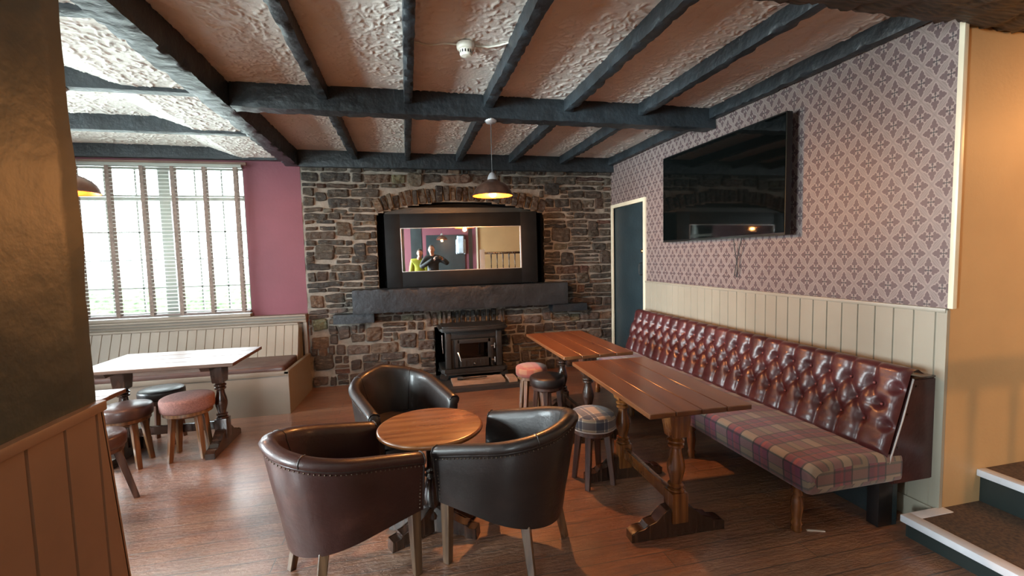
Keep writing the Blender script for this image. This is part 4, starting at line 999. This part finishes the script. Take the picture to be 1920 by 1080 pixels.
trestle_table('pub_table', 'reddish brown plank pub table beside the banquette, nearest the viewer', (1.358, 2.400, 0), R(-1.5), 1.09, 0.545, M['wood_top'], M['wood_leg'], M['wood_dark'], 'rectangular pub tables')
trestle_table('pub_table', 'reddish brown pub table at the far end of the banquette', (1.375, 3.645, 0), R(0.5), 1.05, 0.560, M['wood_top'], M['wood_dark'], M['wood_dark'], 'rectangular pub tables')
trestle_table('pub_table', 'dark pub table with shining top in front of the window settle', (-1.815, 4.08, 0), R(-91.0), 1.04, 0.66, M['wood_topx'], M['wood_dark'], M['wood_dark'], 'rectangular pub tables', 0.75, (0.130, 0.225))
for ch in bpy.data.objects['pub_table.002'].children:
    if ch.name.startswith('table_top'):
        ch.data.materials[0] = mat_wood('dark_table_top_wood_y', (0.060, 0.028, 0.016), (0.12, 0.062, 0.038), (0.17, 0.092, 0.06), 0.42, 1, 0.8, 0.0)
trestle_table('pub_table', 'dark pub table mostly hidden behind the green pillar', (-2.25, 2.93, 0), R(-91.0), 1.04, 0.62, M['wood_topx'], M['wood_dark'], M['wood_dark'], 'rectangular pub tables', 0.74)

# round table
rt = thing('round_table', 'low round wooden table between the three tub chairs', 'table', (0.090, 2.435, 0))
bm = newbm(); lathe(bm, [(0.258, 0.572), (0.274, 0.574), (0.282, 0.582), (0.282, 0.592), (0.277, 0.599), (0.269, 0.6005), (0.0, 0.6005)], seg=72, cap=False); bmesh.ops.contextual_create(bm, geom=[]) if False else None
link('table_top', bm, M['wood_round'], rt, 50)
bm = newbm(); lathe(bm, [(0.0, 0.5725), (0.260, 0.5722)], seg=40, cap=False); lathe(bm, [(0.10, 0.572), (0.10, 0.552), (0.05, 0.548)], seg=24); link('top_plate', bm, M['wood_dark'], rt)
bm = newbm(); lathe(bm, [(0.046, 0.09), (0.052, 0.11), (0.040, 0.14), (0.050, 0.17), (0.056, 0.22), (0.046, 0.27), (0.030, 0.31), (0.042, 0.325), (0.030, 0.34), (0.042, 0.355), (0.028, 0.37), (0.030, 0.45), (0.034, 0.50), (0.046, 0.53), (0.05, 0.55)], seg=28); link('column', bm, M['wood_dark'], rt, 60)
for a in (205, 335, 25, 155):
    bm = newbm(); prism(bm, [(0.0, 0.02), (0.0, 0.16), (0.04, 0.16), (0.09, 0.11), (0.17, 0.075), (0.20, 0.075), (0.205, 0.055), (0.25, 0.055), (0.255, 0.0), (0.19, 0.0), (0.185, 0.02)], 1, -0.036, 0.036, 0.004)
    bmesh.ops.rotate(bm, verts=bm.verts[:], matrix=Matrix.Rotation(R(a), 3, 'Z'), cent=(0, 0, 0)); link('foot', bm, M['wood_dark'], rt, 30)

# ================================================================== TUB CHAIRS
def tub_chair(name, label, loc, rz, lea, group):
    """front towards local +x"""
    t = thing(name, label, 'chair', loc, rz, group)
    XF = 0.245; XC = -0.035; RT = 0.292; RBm = 0.262
    st = []      # stations: (cos, sin direction outwards, centre x, s)
    n_arm, n_arc = 9, 30
    for k in range(n_arm): st.append(('a', -1, XF+(XC-XF)*k/n_arm))
    for k in range(n_arc+1): st.append(('c', -PI/2-PI*k/n_arc, 0))
    for k in range(1, n_arm+1): st.append(('a', 1, XC+(XF-XC)*k/n_arm))
    N_ = len(st); rings = []; tops = []; fr = []
    for idx, s_ in enumerate(st):
        if s_[0] == 'a': cx, cy, dx, dy_ = s_[2], 0.0, 0.0, float(s_[1]); back = 0.0; fwd = (s_[2]-XC)/(XF-XC)
        else: cx, cy, dx, dy_ = XC, 0.0, math.cos(s_[1]), math.sin(s_[1]); back = max(0.0, -math.cos(s_[1])); fwd = 0.0
        bk = back**1.3
        q_ = (0.28*(1-fwd) if s_[0] == 'a' else 0.28+0.46*(1-abs(abs(s_[1])-PI)/(PI/2)))/0.74
        top = 0.600+0.148*q_**0.95
        bot = 0.315-0.135*min(1, (1-fwd)*0.35+0.75*back) if True else 0.2
        bot = 0.318-0.030*(1-fwd)-0.060*bk
        ro = RT+0.028*bk; rb = RBm-0.02*bk
        th = 0.062-0.004*bk
        sec = [(rb-0.03, bot+0.004), (rb, bot), (rb+(ro-rb)*0.25, bot+(top-bot)*0.25), (rb+(ro-rb)*0.6, bot+(top-bot)*0.55), (ro-0.004, top-0.065), (ro-0.006, top-0.050), (ro+0.008, top-0.040), (ro+0.010, top-0.022),
               (ro-0.002, top-0.005), (ro-0.022, top+0.001), (ro-0.044, top-0.004), (ro-th+0.002, top-0.020), (ro-th-0.002, top-0.05), (ro-th-0.004+(rb-ro)*0.4, (top+0.42)/2), (rb-th+0.006, 0.40), (rb-th+0.006, bot+0.03)]
        rings.append([(cx+dx*r_, cy+dy_*r_, z_) for r_, z_ in sec]); tops.append((cx, dx, dy_, ro, top)); fr.append((cx, dx, dy_, ro, rb, bot, top))
    bm = newbm(); V = [[bm.verts.new(p_) for p_ in r_] for r_ in rings]; m_ = len(rings[0])
    for i in range(N_-1):
        for j in range(m_): bm.faces.new((V[i][j], V[i+1][j], V[i+1][(j+1) % m_], V[i][(j+1) % m_]))
    for e_ in (V[0], V[-1]):
        c_ = [bm.verts.new(v.co+Vector((0.008, 0, 0))) for v in e_]
        cen = sum((v.co for v in c_), Vector())/m_
        for v in c_: v.co = cen+(v.co-cen)*0.86+Vector((0.004, 0, 0))
        for j in range(m_): bm.faces.new((e_[j], e_[(j+1) % m_], c_[(j+1) % m_], c_[j]))
        bm.faces.new(c_)
    bmesh.ops.recalc_face_normals(bm, faces=bm.faces[:]); link('shell', bm, lea, t, 70)
    # piping along the outer rim and round the arm fronts
    bm = newbm()
    tube(bm, [(f_[0]+f_[1]*(f_[3]+0.001), f_[2]*(f_[3]+0.001), f_[6]-0.045) for f_ in fr], 0.0036, 6)
    for f_, sg in ((fr[0], -1), (fr[-1], 1)):
        ring = rings[0] if sg < 0 else rings[-1]
        tube(bm, [(XF+0.004, y_*1.0, z_) for (x_, y_, z_) in ring[1:12]], 0.0036, 6)
    link('piping', bm, mat_pipe, t, 180)
    # pinched seams where back and arms meet
    for ang in (-PI/2-PI*0.27, -PI/2-PI*0.73):
        k = int(round((ang+PI/2)/(-PI)*n_arc))+n_arm; c_ = rings[k]; bm = newbm()
        tube(bm, [Vector(p_)*1.0+Vector((st_x, 0, 0)) for p_ in c_[6:15] for st_x in (0,)], 0.0032, 6); link('seam', bm, mat_pipe, t, 180)
    # nail heads
    bm = newbm()
    def nail(p_, nx_, ny_):
        bmesh.ops.create_uvsphere(bm, u_segments=6, v_segments=4, radius=0.0040, matrix=Matrix.Translation(p_))
    cum = 0; last = None; nxt = 0
    for i in range(N_):
        f_ = fr[i]; p_ = Vector((f_[0]+f_[1]*(f_[3]-0.004), f_[2]*(f_[3]-0.004), f_[6]-0.060))
        if last is not None:
            L_ = (p_-last).length
            while nxt <= cum+L_: nail(last.lerp(p_, (nxt-cum)/L_), 0, 0); nxt += 0.021
            cum += L_
        last = p_
    for sg in (-1, 1):
        for k in range(12):
            tt = k/11; zz_ = 0.335+(0.53-0.335)*tt; yy_ = RBm+(RT-RBm)*(zz_-0.318)/(0.6-0.318)
            nail((XF-0.012, sg*(yy_-0.001), zz_), 0, 0)
    link('nail_heads', bm, M['stud'], t, 180)
    # seat
    bm = newbm(); pts = []
    for k in range(17):
        a = PI/2+PI*k/16; pts.append((XC+0.215*math.cos(a), 0.213*math.sin(a)))
    pts += [(0.262, -0.213), (0.272, -0.19), (0.272, 0.19), (0.262, 0.213)]
    prism(bm, pts, 2, 0.355, 0.425, 0.022); link('seat', bm, lea, t, 60)
    bm = newbm(); box(bm, 0.215, 0.250, -0.232, 0.232, 0.315, 0.362, 0.006); prism(bm, [(p_[0]*0.97, p_[1]*0.97) for p_ in pts], 2, 0.30, 0.36); link('seat_rail', bm, lea, t)
    for sg in (-1, 1):
        bm = newbm(); taper_leg(bm, (0.217, sg*0.232, 0.335), (0.222, sg*0.235, 0.0), 0.050, 0.036); link('leg', bm, M['wood_chair'], t)
        bm = newbm(); taper_leg(bm, (-0.165, sg*0.165, 0.34), (-0.225, sg*0.205, 0.0), 0.046, 0.032, sg*0.3); link('leg', bm, M['wood_chair'], t)
    return t
mat_pipe = M['lea_dark']
tub_chair('tub_chair', 'reddish brown leather tub chair in left foreground, back to the viewer', (-0.312, 2.225, 0), R(27), M['lea_red'], 'leather tub chairs')
tub_chair('tub_chair', 'dark brown leather tub chair in the foreground right of the round table', (0.462, 2.195, 0), R(140), M['lea_dark'], 'leather tub chairs')
tub_chair('tub_chair', 'dark leather tub chair behind the round table, facing the viewer', (-0.078, 3.035, 0), R(-66), M['lea_dark'], 'leather tub chairs')

# ================================================================== STOOLS
def stool(name, label, loc, rz, sr, ht, fab, legm, group, th=0.085, spread=0.13, piped=False):
    t = thing(name, label, 'stool', loc, rz, group)
    bm = newbm(); L = uvl(bm); seg = 40
    prof = [(sr-0.012, ht-th), (sr-0.002, ht-th+0.008), (sr+0.001, ht-th+0.03), (sr+0.001, ht-0.020), (sr-0.004, ht-0.008), (sr-0.016, ht-0.001), (sr*0.7, ht+0.006), (sr*0.35, ht+0.009), (0.004, ht+0.010)]
    lathe(bm, prof, seg=seg)
    for f in bm.faces:
        flat = abs(f.calc_center_median().z-ht) < 0.012
        for lp in f.loops:
            c_ = lp.vert.co
            if flat: lp[L].uv = (c_.x, c_.y)
            else:
                fc = f.calc_center_median(); a0_ = math.atan2(fc.y, fc.x); a_ = math.atan2(c_.y, c_.x)
                while a_-a0_ > PI: a_ -= 2*PI
                while a_-a0_ < -PI: a_ += 2*PI
                lp[L].uv = (a_*sr, c_.z)
    bm.normal_update(); link('seat', bm, fab, t, 60)
    if piped:
        bm = newbm(); pts = [((sr+0.001)*math.cos(2*PI*k/40), (sr+0.001)*math.sin(2*PI*k/40), ht-th+0.012) for k in range(41)]; tube(bm, pts, 0.004, 6); link('piping', bm, M['piping'], t, 180)
    bm = newbm(); lathe(bm, [(sr-0.02, ht-th-0.028), (sr-0.015, ht-th-0.024), (sr-0.015, ht-th+0.002)], seg=32); link('seat_ring', bm, legm, t, 40)
    tp = sr*0.62
    for k in range(4):
        a = PI/4+k*PI/2
        bm = newbm(); taper_leg(bm, (tp*math.cos(a), tp*math.sin(a), ht-th-0.005), ((tp+spread*0.42)*math.cos(a), (tp+spread*0.42)*math.sin(a), 0.0), 0.042, 0.031, a); link('leg', bm, legm, t)
    bm = newbm()
    for k in range(4):
        a = PI/4+k*PI/2; b = a+PI/2; q1 = Vector((tp*math.cos(a), tp*math.sin(a), ht-th-0.045)); q2 = Vector((tp*math.cos(b), tp*math.sin(b), ht-th-0.045)); tube(bm, [q1, q2], 0.013, 4)
    link('apron', bm, legm, t)
    return t
G = 'round low stools'
stool('bar_stool', 'low round stool with pinkish red fabric seat before the window table', (-1.708, 3.950, 0), R(8), 0.180, 0.478, M['pink_fab'], M['wood_stool'], G, 0.105, 0.10)
bs = stool('bar_stool', 'low round stool with brown leather top just left of the pink stool', (-2.085, 3.875, 0), R(4), 0.165, 0.462, M['lea_cush'], M['wood_stool'], G, 0.09, 0.10)
stool('bar_stool', 'low round stool with dark leather seat, tucked behind the brown-topped stool', (-2.055, 4.325, 0), R(0), 0.165, 0.462, M['lea_dark'], M['wood_sdark'], G, 0.075, 0.10)
stool('bar_stool', 'low stool with grey leather seat peeking out from behind the pillar', (-1.93, 3.235, 0), R(-18), 0.165, 0.465, M['lea_cush'], M['wood_sdark'], G, 0.09, 0.20)
stool('bar_stool', 'low round stool with cream and navy tartan seat by the near table', (1.150, 2.715, 0), R(6), 0.146, 0.472, M['tartan'], M['wood_sdark'], G, 0.105, 0.10, True)
stool('bar_stool', 'low round stool with dark brown leather seat by the far table', (1.155, 3.725, 0), R(20), 0.152, 0.455, M['lea_dark'], M['wood_sdark'], G, 0.085, 0.08)
stool('bar_stool', 'low round stool with red and tan fabric seat nearest the stove', (1.120, 4.110, 0), R(0), 0.150, 0.455, M['red_fab'], M['wood_stool'], G, 0.09, 0.08)

# ================================================================== BEHIND THE VIEWER (seen in the mirror)
bl_ = thing('balustrade', 'wooden balustrade on the landing behind the viewer, seen in the mirror', 'balustrade', (0, 0, 0))
bm = newbm(); box(bm, 1.12, 5.15, -0.19, -0.11, 1.56, 1.615, 0.01); link('handrail', bm, M['wood_dark'], bl_)
bm = newbm(); box(bm, 1.12, 5.15, -0.17, -0.13, 0.78, 0.83, 0.004); link('bottom_rail', bm, M['wood_dark'], bl_)
bal0 = None; x = 1.30
while x < 5.1:
    if bal0 is None:
        bm = newbm(); lathe(bm, [(0.018, 0.0), (0.018, 0.06), (0.012, 0.08), (0.022, 0.12), (0.026, 0.22), (0.016, 0.34), (0.011, 0.42), (0.018, 0.44), (0.011, 0.46), (0.013, 0.60), (0.018, 0.66), (0.018, 0.735)], seg=12)
        bal0 = link('baluster', bm, M['wood_dark'], bl_, 60); bal0.location = (x, -0.15, 0.828)
    else:
        c = bal0.copy(); COL.objects.link(c); c.parent = bl_; c.location = (x, -0.15, 0.828)
    x += 0.15
bm = newbm(); box(bm, 1.02, 1.14, -0.21, -0.09, 0.0, 1.68, 0.006); link('newel_post', bm, M['white'], bl_)
bm = newbm(); box(bm, 1.14, SN-0.02, -0.20, -0.10, 0.0, 0.78); box(bm, SN-0.02, SN2-0.02, -0.20, -0.10, SH1+0.004, 0.78); box(bm, SN2-0.02, 5.15, -0.20, -0.10, SH2+0.004, 0.78); link('base_panel', bm, M['ochre'], bl_)
bm = newbm(); box(bm, 0.74, 0.86, -2.55, -2.43, 0, CZ); struct('trim_7', bm, M['teal'])
# green recess panel and a hanging coat
bm = newbm(); box(bm, -0.56, 0.62, YB+0.002, YB+0.02, 0.9, 2.2); tag(link('notice_board', bm, M['teal']), 'large dark green board on the maroon wall behind the viewer', 'board')
ct = thing('hanging_jacket', 'pale blue jacket hanging on the board behind the viewer', 'jacket', (0.50, YB+0.025, 0))
bm = newbm(); rough_box(bm, -0.11, 0.11, 0.012, 0.10, 1.62, 2.16, 0.018, 0.05, 77); link('jacket_body', bm, M['paleblue'], ct, 180)
bm = newbm(); rough_box(bm, -0.15, -0.09, 0.02, 0.08, 1.60, 2.05, 0.012, 0.04, 78); rough_box(bm, 0.09, 0.15, 0.02, 0.08, 1.60, 2.05, 0.012, 0.04, 79); link('sleeves', bm, M['paleblue'], ct, 180)

# ---- people
def skin_mesh(name, verts, edges, radii, mat, parent, root=0, sub=2):
    me = bpy.data.meshes.new(name); me.from_pydata(verts, edges, []); o = bpy.data.objects.new(name, me); COL.objects.link(o); o.parent = parent
    md = o.modifiers.new('skin', 'SKIN')
    for i, v in enumerate(me.skin_vertices[0].data):
        r_ = radii[i]; v.radius = (r_, r_) if not isinstance(r_, tuple) else r_; v.use_root = (i == root)
    md.use_smooth_shade = True
    s_ = o.modifiers.new('sub', 'SUBSURF'); s_.levels = sub; s_.render_levels = sub
    me.materials.append(mat); return o
def head_mesh(bm, c, s=1.0):
    bmesh.ops.create_uvsphere(bm, u_segments=28, v_segments=20, radius=1.0)
    for v in bm.verts:
        x, y, z = v.co; y = -y                       # face towards +y in the end
        fx = 0.075*(1-0.12*max(0, -z)); fy = 0.095; fz = 0.118
        nx_, ny_, nz_ = x*fx*(1-0.25*max(0, -z)**2), -y*fy, z*fz
        if ny_ > 0.05:
            nose = math.exp(-((x/0.14)**2))*math.exp(-(((z+0.10)/0.16)**2)); ny_ += 0.026*nose
            eye = math.exp(-(((abs(x)-0.42)/0.15)**2))*math.exp(-(((z-0.10)/0.10)**2)); ny_ -= 0.012*eye
            chin = math.exp(-((x/0.35)**2))*math.exp(-(((z+0.85)/0.2)**2)); ny_ += 0.016*chin
            mouth = math.exp(-((x/0.30)**2))*math.exp(-(((z+0.46)/0.06)**2)); ny_ -= 0.005*mouth
        v.co = Vector((nx_, ny_, nz_))*s
    for sg in (-1, 1):
        bmesh.ops.create_uvsphere(bm, u_segments=10, v_segments=8, radius=1.0, matrix=Matrix.Translation((sg*0.075*s, -0.008*s, 0.0)) @ Matrix.Diagonal((0.008*s, 0.018*s, 0.032*s, 1)))
    for v in bm.verts: v.co = v.co+Vector(c)
def hair_cap(bm, c, s, low):
    bmesh.ops.create_uvsphere(bm, u_segments=28, v_segments=20, radius=1.0)
    bmesh.ops.delete(bm, geom=[v for v in bm.verts if v.co.z < (low+0.50*max(0, v.co.y))], context='VERTS')
    for v in bm.verts:
        x, y, z = v.co; v.co = Vector((x*0.081, y*0.102, z*0.126))*s*(1+0.02*mn.noise(v.co*6))+Vector(c)
def person(label, base, hgt_s, head_c, hands, elbows, sh, jacket, hairm, hair_low, top_mat_extra=None):
    p_ = thing('person', label, 'person', base)
    hx, hy, hz = head_c; s = hgt_s
    hip = (sh[0], sh[1]-0.02, 0.93*s); ch = (sh[0], sh[1], 1.22*s); nk = (sh[0], sh[1]+0.0, sh[2]+0.045); shz = sh[2]
    V = [hip, (hip[0], hip[1], 1.06*s), ch, (sh[0], sh[1], shz-0.03), nk,
         (sh[0]-0.17*s, sh[1], shz-0.02), elbows[0], hands[0], (sh[0]+0.17*s, sh[1], shz-0.02), elbows[1], hands[1]]
    E_ = [(0, 1), (1, 2), (2, 3), (3, 4), (3, 5), (5, 6), (6, 7), (3, 8), (8, 9), (9, 10)]
    rad = [(0.175*s, 0.135*s), (0.15*s, 0.115*s), (0.165*s, 0.115*s), (0.12*s, 0.09*s), 0.058*s, 0.085*s, 0.068*s, 0.046*s, 0.085*s, 0.068*s, 0.046*s]
    skin_mesh('jacket', V, E_, rad, jacket, p_)
    L_ = [hip, (hip[0]-0.09*s, hip[1], 0.86*s), (hip[0]-0.10*s, hip[1]+0.02, 0.48*s), (hip[0]-0.10*s, hip[1], 0.08), (hip[0]-0.11*s, hip[1]+0.12, 0.04), (hip[0]+0.09*s, hip[1], 0.86*s), (hip[0]+0.10*s, hip[1]+0.02, 0.48*s), (hip[0]+0.10*s, hip[1], 0.08), (hip[0]+0.11*s, hip[1]+0.12, 0.04)]
    skin_mesh('trousers', L_, [(0, 1), (1, 2), (2, 3), (3, 4), (0, 5), (5, 6), (6, 7), (7, 8)], [0.11*s, 0.095*s, 0.065*s, 0.05, 0.04, 0.095*s, 0.065*s, 0.05, 0.04], M['jeans'], p_)
    # body: head, neck, hands
    bm = newbm(); head_mesh(bm, (hx, hy, hz), s)
    tube(bm, [(hx, hy-0.02, hz-0.06), (nk[0]*0.5+hx*0.5, hy-0.03, (hz+nk[2])/2-0.04), (nk[0], nk[1], nk[2]-0.03)], [0.052*s, 0.052*s, 0.06*s], 14)
    link('body', bm, M['skin'], p_, 180)
    bm = newbm(); hair_cap(bm, (hx, hy-0.006, hz+0.002), s, hair_low); link('hair', bm, hairm, p_, 180)
    bm = newbm()
    for sg in (-1, 1):
        bmesh.ops.create_uvsphere(bm, u_segments=10, v_segments=8, radius=0.0075*s, matrix=Matrix.Translation((hx+sg*0.030*s, hy+0.086*s, hz+0.012*s)))
    link('eyes', bm, M['hair'], p_, 180)
    bm = newbm(); bmesh.ops.create_uvsphere(bm, u_segments=12, v_segments=6, radius=1.0, matrix=Matrix.Translation((hx, hy+0.088*s, hz-0.054*s)) @ Matrix.Diagonal((0.022*s, 0.007*s, 0.006*s, 1))); link('lips', bm, mat_plain('lips', (0.36, 0.13, 0.10), 0.5), p_, 180)
    for hi, hd in enumerate(hands):
        sg = -1 if hi == 0 else 1; hv = Vector(hd)
        inward = Vector((-sg*0.6, 0.55, 0.25)).normalized() if hands[0][2] > 1.2 else Vector((0, 0.25, -1)).normalized()
        sidev = Vector((0, 0, 1)) if hands[0][2] > 1.2 else Vector((0, 1, 0))
        palm = hv+inward*0.05
        V2 = [tuple(hv), tuple(palm)]; E2 = [(0, 1)]; r2 = [0.026, (0.030, 0.020)]
        for k, ln in enumerate((0.062, 0.070, 0.066, 0.052)):
            off = sidev*(0.030-0.020*k); b0 = palm+inward*0.022+off; m1 = b0+inward*ln*0.5; cv = Vector((-sg*0.9, 0.1, 0)).normalized() if hands[0][2] > 1.2 else Vector((0, 0.2, -1))
            m2 = m1+(inward*0.5+cv*0.6)*ln*0.5; i0 = len(V2); V2 += [tuple(b0), tuple(m1), tuple(m2)]; E2 += [(1, i0), (i0, i0+1), (i0+1, i0+2)]; r2 += [0.011, 0.0095, 0.008]
        tb = hv+inward*0.02-sidev*0.02; i0 = len(V2); V2 += [tuple(tb-sidev*0.018+inward*0.01), tuple(tb-sidev*0.03+inward*0.045)]; E2 += [(0, i0), (i0, i0+1)]; r2 += [0.012, 0.009]
        skin_mesh('hand', V2, E2, r2, M['skin'], p_, 0, 1)
    return p_
pp = person('person in black jacket holding up a phone with both hands, seen in the mirror', (0, 0, 0), 1.0, (-0.185, -0.27, 1.700), [(-0.13, -0.12, 1.475), (0.11, -0.12, 1.475)], [(-0.46, -0.26, 1.26), (0.22, -0.24, 1.34)], (-0.165, -0.36, 1.53), M['jacket'], M['hair2'], 0.25)
pq = person('boy in dark jacket and yellow shirt beside the photographer, seen in the mirror', (0, 0, 0), 0.93, (-0.49, -0.42, 1.625), [(-0.74, -0.50, 0.78), (-0.33, -0.50, 0.78)], [(-0.75, -0.55, 1.05), (-0.31, -0.55, 1.05)], (-0.53, -0.54, 1.45), M['hivis'], M['hair'], 0.05)
ph = thing('mobile_phone', 'black phone held up by the person behind the viewer', 'phone', (0, -0.022, 1.50))
bm = newbm(); box(bm, -0.075, 0.075, -0.004, 0.004, -0.036, 0.036, 0.003); link('phone_case', bm, M['plastic_b'], ph)
bm = newbm(); box(bm, -0.072, 0.072, -0.0046, -0.0041, -0.034, 0.034); link('phone_screen', bm, M['screen'], ph)

# ================================================================== OUTSIDE THE WINDOWS
bm = newbm(); box(bm, -40, 30, -30, 60, -0.6, -0.35); o = struct('ground_outside', bm, M['grass'])
P = np.zeros((60, 14, 3))
for i in range(60):
    for j in range(14):
        a = PI*j/13; rr_ = 0.6+0.12*mn.noise(Vector((i*0.5, j*0.6, 0)))
        P[i, j] = (-14+i*0.35, 15+math.cos(a)*rr_, -0.4+math.sin(a)*rr_*1.9+0.1*mn.noise(Vector((i*0.9, j*0.9, 4))))
bm = grid_mesh(P); tag(link('garden_hedge', bm, M['leafhedge'], None, 180), 'green hedge outside beyond the window blind', 'hedge')
